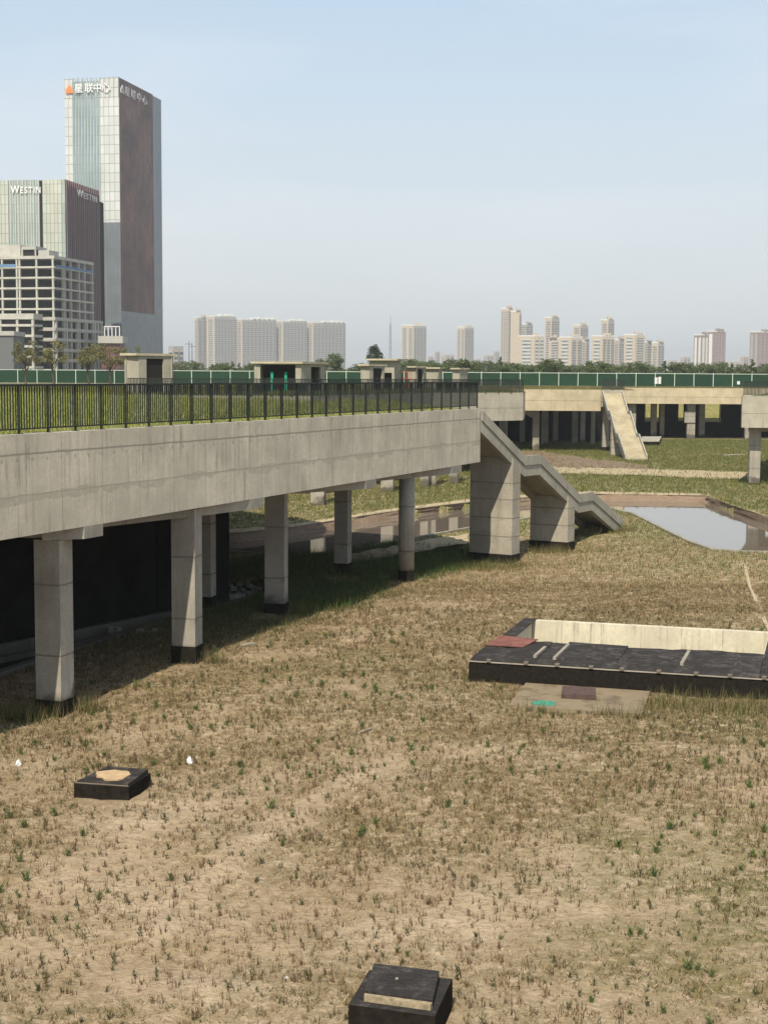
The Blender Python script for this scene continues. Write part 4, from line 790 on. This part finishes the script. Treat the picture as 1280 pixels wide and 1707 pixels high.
apartment(345,358,394,528,D1,'tallest looking slab apartment block, second section of the row',nl=1,nr=7,wall2='apt_grey')
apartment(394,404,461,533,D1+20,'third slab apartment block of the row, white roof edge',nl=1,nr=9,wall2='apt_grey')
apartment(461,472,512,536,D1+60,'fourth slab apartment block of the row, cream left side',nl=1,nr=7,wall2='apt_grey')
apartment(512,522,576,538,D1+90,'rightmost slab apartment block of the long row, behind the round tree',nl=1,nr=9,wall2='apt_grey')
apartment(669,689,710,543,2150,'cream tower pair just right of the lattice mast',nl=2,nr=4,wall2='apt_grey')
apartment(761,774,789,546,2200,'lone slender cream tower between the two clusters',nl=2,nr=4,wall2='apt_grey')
d = 1850
apartment(834,846,854,515,d,'highest apartment tower of the right cluster, left half with window rows',nl=3,nr=2)
apartment(850,864,868,520,d-30,'plain cream slab leaning on the highest tower of the right cluster',nl=0,nr=1)
apartment(866,876,887,541,d+120,'tower peeping behind the left mid rise blocks of the right cluster',nl=1,nr=2,wall='apt_grey')
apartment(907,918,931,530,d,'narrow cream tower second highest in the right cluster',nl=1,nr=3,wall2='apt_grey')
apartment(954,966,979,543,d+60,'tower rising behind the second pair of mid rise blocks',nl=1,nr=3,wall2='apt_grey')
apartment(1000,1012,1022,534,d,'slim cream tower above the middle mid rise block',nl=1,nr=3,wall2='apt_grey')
g = 'mid rise blocks of the right cluster'
apartment(864,890,906,561,d-150,'leftmost mid rise block with ribbon windows, beside the highest tower',nl=1,nr=2,bay='bay_band',bayr='bay_band',group=g)
apartment(914,934,934.6,565,d-140,'plain cream mid rise block below the second highest tower',nl=1,nr=0,bay='bay',group=g)
apartment(931,951,970,563,d-150,'mid rise block with ribbon windows in the middle of the right cluster',nl=1,nr=2,bay='bay_band',group=g)
apartment(968,976,981,568,d-100,'narrow dark sided mid rise block next to the ribbon windowed one',nl=1,nr=2,wall='apt_pink',group=g)
apartment(985,1003,1023,561,d-150,'mid rise block straight under the slim cream tower',nl=1,nr=3,bay='bay_band',group=g)
apartment(1022,1031,1040,567,d-60,'small grey mid rise block between two ribbon windowed ones',nl=1,nr=2,wall='apt_pink',wall2='apt_grey',group=g)
apartment(1039,1057,1074,559,d-150,'wide flat topped mid rise block, last with ribbon windows',nl=1,nr=1,bay='bay_band',bayr='bay',group=g)
apartment(1074,1078,1085,571,d-60,'thin mid rise block behind the wide flat topped one',nl=1,nr=1,wall='apt_grey',group=g)
apartment(1085,1096,1106,572,d-80,'rightmost mid rise block of the right cluster',nl=1,nr=2,wall2='apt_grey',group=g)
g = 'brown towers at the right'
apartment(1155,1168,1185,559,2000,'brown and white striped tower, left half of the pair',wall='apt_red',nl=2,nr=3,bay='apt_white',bayr='apt_white',group=g)
apartment(1178,1188,1208,553,1960,'brown tower half with a pale roof room, right of its twin',wall='apt_red',nl=1,nr=4,bay='apt_white',bayr='bay_red',group=g)
apartment(1248,1262,1290,554,1980,'grey and brown tower cut off by the right photo edge',wall='apt_red',nl=2,nr=4,bay='apt_grey',bayr='bay_red',group=g)
for px0, px1, pyt, d_, lab in ((0,0,0,0,''),(281,306,577,900,'low pale grey block right behind the foot of the tallest tower'),(713,722,594,3000,'faint far block right of the mast towers, left one'),(724,733,586,3100,'faint far block right of the mast towers, higher one'),(735,757,591,3000,'faint wide far block between the slender towers'),(790,800,598,2900,'faint low block right of the lone slender tower'),(805,822,592,3000,'faint far blocks left of the highest cluster tower'),(822,832,585,3200,'faint spire like block touching the right cluster'),(1112,1128,600,2700,'faint low block right of the right cluster'),(1133,1150,595,2600,'pale low block midway to the brown towers'),(1205,1236,603,2200,'long low white roofed hall right of the brown towers'),(1233,1247,594,2300,'cream low block left of the cut off tower')):
    if px1: apartment(px0,(px0*2+px1)/3,px1,pyt,d_,lab,nl=1,nr=2,crown=False,wall='apt_grey' if d_ < 1000 else 'apt_pink',group='faint far blocks')
# ------------------------------------------------------------------ mast, poles
p = Px(650,600); t = thing('lattice_mast', (p.x,600,7.1), 'thin lattice mast rising above the tree line', 'mast'); M['steel'] = plain('galvanised_steel', (.16,.17,.19), .6)
zt = Zat(650,527,600); m = MB()
for sx_, sy_ in ((-1,-1),(1,-1),(1,1),(-1,1)): m.tube([(p.x+sx_*.55,600+sy_*.55,7.1),(p.x+sx_*.2,600+sy_*.2,zt-3)], .09, 4)
for k in range(14): z = 8+k*(zt-12)/14; r_ = .55-.35*k/14; s_ = 1 if k % 2 else -1; m.tube([(p.x-r_*s_,600-r_,z),(p.x+r_*s_,600-r_,z+1.6)], .05, 4)
m.build('lattice', M['steel'], t); MB().tube([(p.x,600,zt-3),(p.x,600,zt)], .08, 5).build('antenna', M['steel'], t)
for px, pyt, lab in ((316,568,'left one of the thin poles beside the slab apartments'),(321,572,'right one of the thin poles beside the slab apartments'),(300,585,'short pole close to the foot of the tallest tower')):
    p = Px(px,500); zt = Zat(px,pyt,500); t = thing('utility_pole', (p.x,500,7.1), lab, 'pole', 'thin utility poles'); MB().tube([(p.x,500,7.1),(p.x,500,zt)], [.2,.12], 6).build('pole', M['steel'], t); MB().box(p.x-1.2,p.x+1.2,499.9,500.1,zt-1.2,zt-1).build('crossarm', M['steel'], t)
# ------------------------------------------------------------------ trees
def leaf_cloud(rng, blobs, n, ls):
    b = MB(); 
    wts = np.array([r**2 for _, r in blobs]); wts = wts/wts.sum()
    for i in range(n):
        c, r = blobs[rng.choice(len(blobs), p=wts)]; dv = rng.normal(size=3); dv /= np.linalg.norm(dv); q = np.array(c)+dv*r*(rng.random()**.45)*np.array([1,1,.8])
        a = rng.normal(size=3); a /= np.linalg.norm(a); e = np.cross(a, rng.normal(size=3)); e /= np.linalg.norm(e); s = ls*rng.uniform(.5,1.3); b.add([q-a*s, q+e*s*.5, q+a*s, q-e*s*.5], [(0,1,2,3)])
    return b
def tree_proto(kind, seed):
    rng = np.random.default_rng(seed); h = 1.
    t = thing('tree', (0,0,0), 'x', 'tree'); tr = MB()
    if kind == 'thin':
        tr.tube([(0,0,0),(.03,.02,.25),(0,.03,.5)], [.022,.018,.012], 6)
        for k in range(9): a = k*2.4; tr.tube([(.02,.02,.2+.03*k),(math.cos(a)*.16,math.sin(a)*.16,.48+.03*k),(math.cos(a)*.27,math.sin(a)*.27,.68+.03*k)], [.01,.006,.003], 4)
        blobs = [((math.cos(a)*rng.uniform(.1,.3), math.sin(a)*rng.uniform(.1,.3), rng.uniform(.45,.92)), rng.uniform(.07,.15)) for a in rng.uniform(0,6.28,16)]; n, ls, mt = 2200, .020, 'leaf_thin'
    elif kind == 'pine':
        tr.tube([(0,0,0),(0,.01,.9)], [.03,.01], 6); blobs = [((rng.uniform(-1,1)*(.42-.35*z), rng.uniform(-1,1)*(.42-.35*z), z), .16-.07*z) for z in np.linspace(.22,.93,38)]; n, ls, mt = 3600, .03, 'leaf_pine'
    elif kind == 'conifer':
        tr.tube([(0,0,0),(0,.01,.95)], [.03,.006], 6); blobs = [((rng.uniform(-1,1)*(1-z)*.3, rng.uniform(-1,1)*(1-z)*.3, z), .03+.11*(1-z)) for z in np.linspace(.15,.97,20)]; n, ls, mt = 1200, .035, 'leaf'
    else:
        tr.tube([(0,0,0),(.01,0,.3),(0,.02,.55)], [.035,.028,.016], 6)
        for k in range(5): a = k*1.3; tr.tube([(.01,0,.28),(math.cos(a)*.2,math.sin(a)*.2,.55)], [.014,.006], 5)
        blobs = [((math.cos(a)*rng.uniform(0,.34), math.sin(a)*rng.uniform(0,.34), rng.uniform(.3,.84)), rng.uniform(.10,.2)) for a in rng.uniform(0,6.28,18)]; n, ls, mt = 1500, .035, 'leaf'
    tr.build('trunk', M['bark'], t, local=True); leaf_cloud(rng, blobs, n, ls).build('crown', M[mt], t, local=True); return t
protos = dict(round=[tree_proto('round', s) for s in (1,2,3)], thin=[tree_proto('thin', s) for s in (4,5)], pine=[tree_proto('pine', 6)], conifer=[tree_proto('conifer', 7)])
used = set()
def tree(kind, px, pyt, d, label, group, wd=1., base=7.1):
    src = random.choice(protos[kind]); p = Px(px, d); h = Zat(px, pyt, d)-base; sc_ = (h*wd, h*wd, h/.97)
    if src.name not in used: used.add(src.name); src.location = (p.x, d, base); src.rotation_euler.z = random.uniform(0,6); src.scale = sc_; src['label'] = label; src['group'] = group; return src
    o = copy_tree(src, (p.x, d, base), random.uniform(0,6), sc_, label); o['group'] = group; return o
for px, pyt, wd, lab in ((45,566,1.,'leftmost sparse young tree before the green fence'),(92,566,1.05,'second sparse young tree from the left before the fence'),(150,567,1.05,'sparse young tree before the corner of the unfinished building'),(186,570,1.1,'sparse young tree under the low terrace block'),(222,577,.9,'sparse young tree half hidden behind the leftmost kiosk')): tree('thin', px, pyt, 212+random.uniform(-3,3), lab, 'sparse young trees', wd)
tree('round',562,586,330,'big grey green round tree before the slab apartments','trees beyond the fence',1.15); tree('round',540,596,335,'smaller tree touching the big round tree on its left','trees beyond the fence',1.0)
tree('pine',625,576,300,'tall dark ragged tree left of the lattice mast','trees beyond the fence',.85); tree('round',600,603,290,'low bushy tree left of the tall dark tree','trees beyond the fence',1.2)
tree('conifer',768,598,300,'pointed green tree below the lone slender tower','trees beyond the fence',.9); tree('conifer',843,606,300,'bright bushy pointed tree below the highest cluster tower','trees beyond the fence',1.2)
names = ['first','second','third','fourth','fifth','sixth','seventh','eighth','ninth','tenth','eleventh','twelfth','thirteenth','fourteenth','fifteenth','sixteenth','seventeenth','eighteenth','nineteenth','twentieth']
for seg, (a, b_, top, n_, where) in enumerate(((290,425,607,13,'below the slab apartments'),(425,535,603,9,'behind the long kiosk'),(575,680,608,9,'left of the mast'),(680,830,604,17,'right of the highest kiosk'),(830,970,603,16,'under the highest towers'),(970,1130,606,19,'under the mid rise blocks'),(1130,1300,607,19,'right of the right cluster'))):
    for i in range(n_):
        px = a+(b_-a)*(i+.5)/n_+random.uniform(-3,3); tree('round' if random.random() < .8 else 'conifer', px, top+random.choice((-7,-4,-1,0,2,4,5))+random.uniform(-1,1), random.uniform(255,520), 'hazy tree line tree %s, %s from the left' % (where, names[i]), 'tree line beyond the fence', random.uniform(1.1,1.7))
# ------------------------------------------------------------------ grass and weeds (uncountable)
def blades(name, X, Y, Z, H, Wd, lean, C, label_kind='stuff', cat=None, two=False):
    n = len(X); a = RNG.uniform(0, 6.283, n); la = RNG.uniform(0, 6.283, n)
    dx, dy = np.cos(a)*Wd, np.sin(a)*Wd; lx, ly = np.cos(la)*lean*H, np.sin(la)*lean*H
    v = np.empty((n, 3, 3), np.float32); v[:,0] = np.stack([X-dx, Y-dy, Z-.01], 1); v[:,1] = np.stack([X+dx, Y+dy, Z-.01], 1); v[:,2] = np.stack([X+lx, Y+ly, Z+H], 1)
    me = bpy.data.meshes.new(name); me.vertices.add(n*3); me.vertices.foreach_set('co', v.ravel()); me.loops.add(n*3); me.loops.foreach_set('vertex_index', np.arange(n*3, dtype=np.int32)); me.polygons.add(n); me.polygons.foreach_set('loop_start', (np.arange(n)*3).astype(np.int32)); me.update(calc_edges=True)
    at = me.color_attributes.new('tint', 'FLOAT_COLOR', 'POINT'); c4 = np.ones((n, 3, 4), np.float32); c4[:,:,:3] = C[:,None,:]; at.data.foreach_set('color', c4.ravel())
    me.materials.append(M['blade']); o = bpy.data.objects.new(name, me); col.objects.link(o); return tag(o, cat=cat, kind='stuff')
def frustum(n, d0, d1, half=.285, pw=1.):
    n = int(n*1.36)
    t = RNG.random(n); d = np.sqrt(d0*d0+t*(d1*d1-d0*d0)) if pw == 1 else d0+(d1-d0)*t**pw
    return (RNG.random(n)*.775-.295)*d, d
_pp = lambda L: [Pz(*p) for p in L]
PATHS = [_pp(((1236,935),(1247,980),(1273,1040),(1290,1070),(1297,1070),(1280,1040),(1252,980),(1240,935))), _pp(((890,789),(960,790),(1080,793),(1180,798),(1262,798),(1262,787),(1180,785),(1080,782),(950,779),(880,775))), _pp(((862,775),(920,778),(960,782),(1080,784),(1080,776),(950,760),(905,753),(868,752))), _pp(((560,945),(640,930),(700,918),(780,905),(780,889),(700,902),(640,913),(560,927))), BT+[p+Vector((0,2.,0)) for p in BT[::-1]]]
def excl(x, y):
    u = (x-TUBA.x)*tu.x+(y-TUBA.y)*tu.y; v = (x-TUBA.x)*tv.x+(y-TUBA.y)*tv.y
    k = ~((u > -.1) & (u < 8.7) & (v > -.1) & (v < 8.0)) & ~poly_in(x, y, BASIN) & ~poly_in(x, y, POOL) & ~poly_in(x, y, pw)
    for q in PATHS: k &= ~(poly_in(x, y, q) & (np.sin(x*3.1+y*7.7+np.cos(x*11.))*.5+.5 > .12))
    for c, r_ in ((Pz(190,1310,.25), .75), (Pz(668,1672,.48), .75)): k &= np.hypot(x-c.x, y-c.y) > r_
    return k
def tuft(X, Y, k, spread): 
    X = np.repeat(X, k); Y = np.repeat(Y, k); return X+RNG.normal(0, spread, len(X)), Y+RNG.normal(0, spread, len(Y))
def pick(c, cols_, wts):
    i = RNG.choice(len(cols_), size=c, p=np.array(wts)/sum(wts)); A = np.array(cols_)[i]; return A*RNG.uniform(.7, 1.3, (c, 1))
DRY_SHADED = [(.20,.135,.065),(.125,.08,.04),(.30,.225,.115),(.40,.325,.19),(.09,.062,.035)]; GRN = [(.10,.115,.05),(.07,.09,.04),(.14,.145,.06),(.19,.175,.08)]  # dry tints, the darkest painted as shadow among the tufts
# low dry mat, foreground to mid ground
x, y = frustum(105000, 16, 62); c_, g_ = cover_green(x, y); keep = (RNG.random(len(x)) < .07+.95*c_**1.7) & excl(x, y); x, y, g_ = x[keep], y[keep], g_[keep]
x, y = tuft(x, y, 5, .035); g_ = np.repeat(g_, 5); n_ = len(x); isg = RNG.random(n_) < .12+.55*g_; C = np.where(isg[:,None], pick(n_, GRN, [1,1,1,1]), pick(n_, DRY_SHADED, [3,2,3,2,2]))
blades('dry_grass', x, y, gz(x, y), RNG.uniform(.025,.10,n_), RNG.uniform(.004,.011,n_), RNG.uniform(.3,1.6,n_), C)
# upright brown stalks
x, y = frustum(15000, 16, 60); keep = excl(x, y) & (V3.fbm(x*.5, y*.5, 3)+.12*V1.n(x*2., y*2.) > .53); x, y = x[keep], y[keep]; x, y = tuft(x, y, 5, .025); n_ = len(x)
blades('brown_stalks', x, y, gz(x, y), RNG.uniform(.06,.21,n_), RNG.uniform(.004,.009,n_), RNG.uniform(.05,.35,n_), pick(n_, [(.12,.07,.035),(.17,.10,.05),(.08,.06,.03),(.10,.10,.04)], [3,3,2,1]))
# green weeds with upright leaves
x, y = frustum(520, 17, 50); keep = excl(x, y) & (V2.fbm(x*.3, y*.3, 3) > .40); x, y = x[keep], y[keep]
sc_ = RNG.uniform(.5, 1.25, len(x)); k = 34; X = np.repeat(x, k); Y = np.repeat(y, k); S = np.repeat(sc_, k); n_ = len(X); hh = RNG.random(n_)
X = X+RNG.normal(0, .02, n_)*S; Y = Y+RNG.normal(0, .02, n_)*S
blades('green_weeds', X, Y, gz(X, Y)+hh*.10*S, (.06+.07*RNG.random(n_))*S, .009*S, RNG.uniform(.3,1.2,n_), pick(n_, [(.085,.125,.035),(.12,.16,.05),(.065,.095,.035)], [2,2,1]))
# pebbles and clods
x, y = frustum(2600, 16, 50); keep = excl(x, y); x, y = x[keep], y[keep]; z_ = gz(x, y); pm_ = MB()
for a_, b_, c_ in zip(x, y, z_):
    s_ = random.uniform(.008,.03)*(2.2 if random.random() < .04 else 1); t0 = random.uniform(0,6); q = [(a_+math.cos(t0+k*1.57)*s_*random.uniform(.7,1.2), b_+math.sin(t0+k*1.57)*s_*random.uniform(.7,1.2)) for k in range(4)]
    pm_.slab([(a_+(u_-a_)*.6, b_+(v_-b_)*.6, c_+s_*.8) for u_, v_ in q], [(u_, v_, c_-.01) for u_, v_ in q])
tag(pm_.build('pebbles', plain('pebble_stone', (.38,.30,.21), .95, .4, sc=2.)), kind='stuff')
# small leafy brown-green sprigs
x, y = frustum(5200, 16, 55); keep = excl(x, y) & (RNG.random(len(x)) < .25+1.1*(V4.fbm(x*.35, y*.35, 3)-.3)); x, y = x[keep], y[keep]
sc_ = RNG.uniform(.45, 1.1, len(x)); k = 16; tone = pick(len(x), [(.10,.095,.040),(.075,.085,.035),(.13,.085,.045),(.06,.07,.03)], [3,3,2,2]); X = np.repeat(x, k); Y = np.repeat(y, k); S = np.repeat(sc_, k); T_ = np.repeat(tone, k, 0); n_ = len(X); hh = RNG.random(n_)
X = X+RNG.normal(0, .018, n_)*S; Y = Y+RNG.normal(0, .018, n_)*S
blades('leafy_sprigs', X, Y, gz(X, Y)+hh*.11*S, (.04+.05*RNG.random(n_))*S, .009*S, RNG.uniform(.2,1.1,n_), T_*RNG.uniform(.75,1.25,(n_,1)))
# mid and far lawn
x, y = frustum(150000, 60, 206, .29); c_, g_ = cover_green(x, y); inn = (x-FA.x)*FN.x+(y-FA.y)*FN.y; keep = excl(x, y); x, y, g_ = x[keep], y[keep], g_[keep]
x, y = tuft(x, y, 3, .09); g_ = np.repeat(g_, 3); n_ = len(x); isg = RNG.random(n_) < .2+.7*g_; C = np.where(isg[:,None], pick(n_, [(.085,.115,.028),(.125,.145,.035),(.18,.17,.05)], [2,2,1]), pick(n_, [(.26,.195,.10),(.36,.29,.16),(.20,.115,.055)], [2,2,2]))
blades('lawn_grass', x, y, gz(x, y), RNG.uniform(.06,.2,n_)*(1+.5*(y > 95)), RNG.uniform(.012,.03,n_), RNG.uniform(.1,.8,n_), C)
def clear(x, y):
    k = np.ones(x.shape, bool)
    for c in (cols[0], cols[1], cols[2], (C5.x, C5.y), (-1.7, 62.7)): k &= ~((np.abs(x-c[0]+(c[1]-y)*.0) < .75) & (y < c[1]) & (y > c[1]-1.9))
    return k
# long grass in the shade under the walkway
s_ = RNG.uniform(22, FL+6, 26000); i_ = RNG.uniform(-.6, 10, 26000)**1.0; x = F0.x+FU.x*s_-FN.x*i_; y = F0.y+FU.y*s_-FN.y*i_; keep = excl(x, y) & clear(x, y) & (RNG.random(len(x)) < np.clip((y-38)/16, .12, 1)) & (RNG.random(len(x)) < np.clip(i_/1.5+.25, 0, 1)); x, y = x[keep], y[keep]; x, y = tuft(x, y, 4, .06); n_ = len(x); yy = np.clip((y-40)/14, 0, 1)[:,None]
C = pick(n_, [(.055,.085,.022),(.08,.11,.03),(.12,.13,.045)], [3,2,1])*yy+pick(n_, [(.16,.095,.05),(.11,.085,.04)], [2,1])*(1-yy)
blades('long_grass', x, y, gz(x, y), RNG.uniform(.12,.5,n_)*np.clip((y-36)/18, .3, 1), RNG.uniform(.006,.014,n_), RNG.uniform(.1,.6,n_), C)
# tall seeding grass round feet of columns, piers, stairs and the pit
cl = [(cols[0][0]-.7,cols[0][1]-.6,.9,900),(cols[0][0]+.9,cols[0][1]+.1,.4,260),(cols[1][0]+.8,cols[1][1]-.1,.4,200),(cols[2][0]+.8,cols[2][1]-.2,.4,200)]
for px, py, r_, m_ in ((820,940,1.0,500),(860,932,.7,300),(915,912,1.,600),(965,890,.9,700),(1000,886,.9,800),(1035,885,.8,600),(787,1130,.25,120),(1040,1190,.7,350),(1110,1175,.9,420),(1200,1182,1.2,500),(1260,1186,1.0,300),(900,1182,.6,160)): p = Pz(px, py); cl.append((p.x, p.y, r_, m_))
X = np.concatenate([RNG.normal(a, r_*.6, m_) for a, b_, r_, m_ in cl]); Y = np.concatenate([RNG.normal(b_, r_*.4, m_) for a, b_, r_, m_ in cl]); k_ = excl(X, Y); X, Y = X[k_], Y[k_]; n_ = len(X)
blades('tall_seeding_grass', X, Y, gz(X, Y), RNG.uniform(.15,.6,n_), RNG.uniform(.005,.011,n_), RNG.uniform(.1,.6,n_), pick(n_, [(.10,.105,.035),(.20,.16,.07),(.28,.22,.11),(.07,.085,.025)], [2,2,2,2]))
# grass on the decks
n_ = 200000; y = 30+(RNG.random(n_)**1.3)*75; x = RNG.uniform(-.29, .08, n_)*y; dk = [(p.x, p.y) for p in [fs(0,.45), fs(FL-.3,.45)]+[Vector((p.x-.4, p.y-.3)) for p in NBACK[1:]]]+[(-70,104),(-70,8)]
keep = poly_in(x, y, dk); x, y = x[keep], y[keep]; n_ = len(x); hgt = RNG.uniform(.05,.22,n_)*(1+1.1*(V2.fbm(x*.2, y*.2, 3) > .5))
ing = np.clip(((x-FA.x)*-FN.x+(y-FA.y)*-FN.y)/2.5, .35, 1)
blades('deck_grass', x, y, np.full(n_, 7.12), hgt*ing, RNG.uniform(.008,.02,n_), RNG.uniform(.1,.8,n_), pick(n_, [(.22,.25,.06),(.31,.32,.085),(.40,.37,.14),(.15,.18,.05)], [3,3,2,2]))
n_ = 60000; y = RNG.uniform(104, 168, n_); x = RNG.uniform(-.3, .1, n_)*y; keep = poly_in(x, y, [(p.x+.3, p.y+.8) for p in WL]+[(12,168),(-80,168),(-80,105)]); x, y = x[keep], y[keep]; n_ = len(x)
blades('far_deck_grass', x, y, np.full(n_, 7.12), RNG.uniform(.1,.4,n_), RNG.uniform(.02,.05,n_), RNG.uniform(.1,.6,n_), pick(n_, [(.10,.12,.03),(.14,.14,.04),(.22,.19,.07)], [3,3,2]))
n_ = 30000; y = RNG.choice([1,0], n_)*RNG.uniform(171.1, 200, n_); y = np.where(y < 1, RNG.uniform(207.5, 230, n_), y); x = RNG.uniform(-.1, .3, n_)*y; keep = (y > 205) | (x < Px(1037,180).x); x, y = x[keep], y[keep]; n_ = len(x)
blades('verge_grass', x, y, np.full(n_, 7.1), RNG.uniform(.08,.28,n_), RNG.uniform(.03,.06,n_), RNG.uniform(.1,.6,n_), pick(n_, [(.13,.12,.04),(.20,.16,.07)], [1,1]))
# ------------------------------------------------------------------ haze
hz = bpy.data.materials.new('haze_air'); hz.use_nodes = True; t_ = hz.node_tree; t_.nodes.clear(); o_ = t_.nodes.new('ShaderNodeOutputMaterial'); pv = t_.nodes.new('ShaderNodeVolumePrincipled'); pv.inputs['Density'].default_value = .00019; pv.inputs['Color'].default_value = (.95,.975,.975,1); pv.inputs['Anisotropy'].default_value = .2; t_.links.new(pv.outputs[0], o_.inputs['Volume'])
HZ = MB().box(-6100, 6100, -60, 9100, -2.6, 160).build('haze', hz); tag(HZ, kind='stuff')
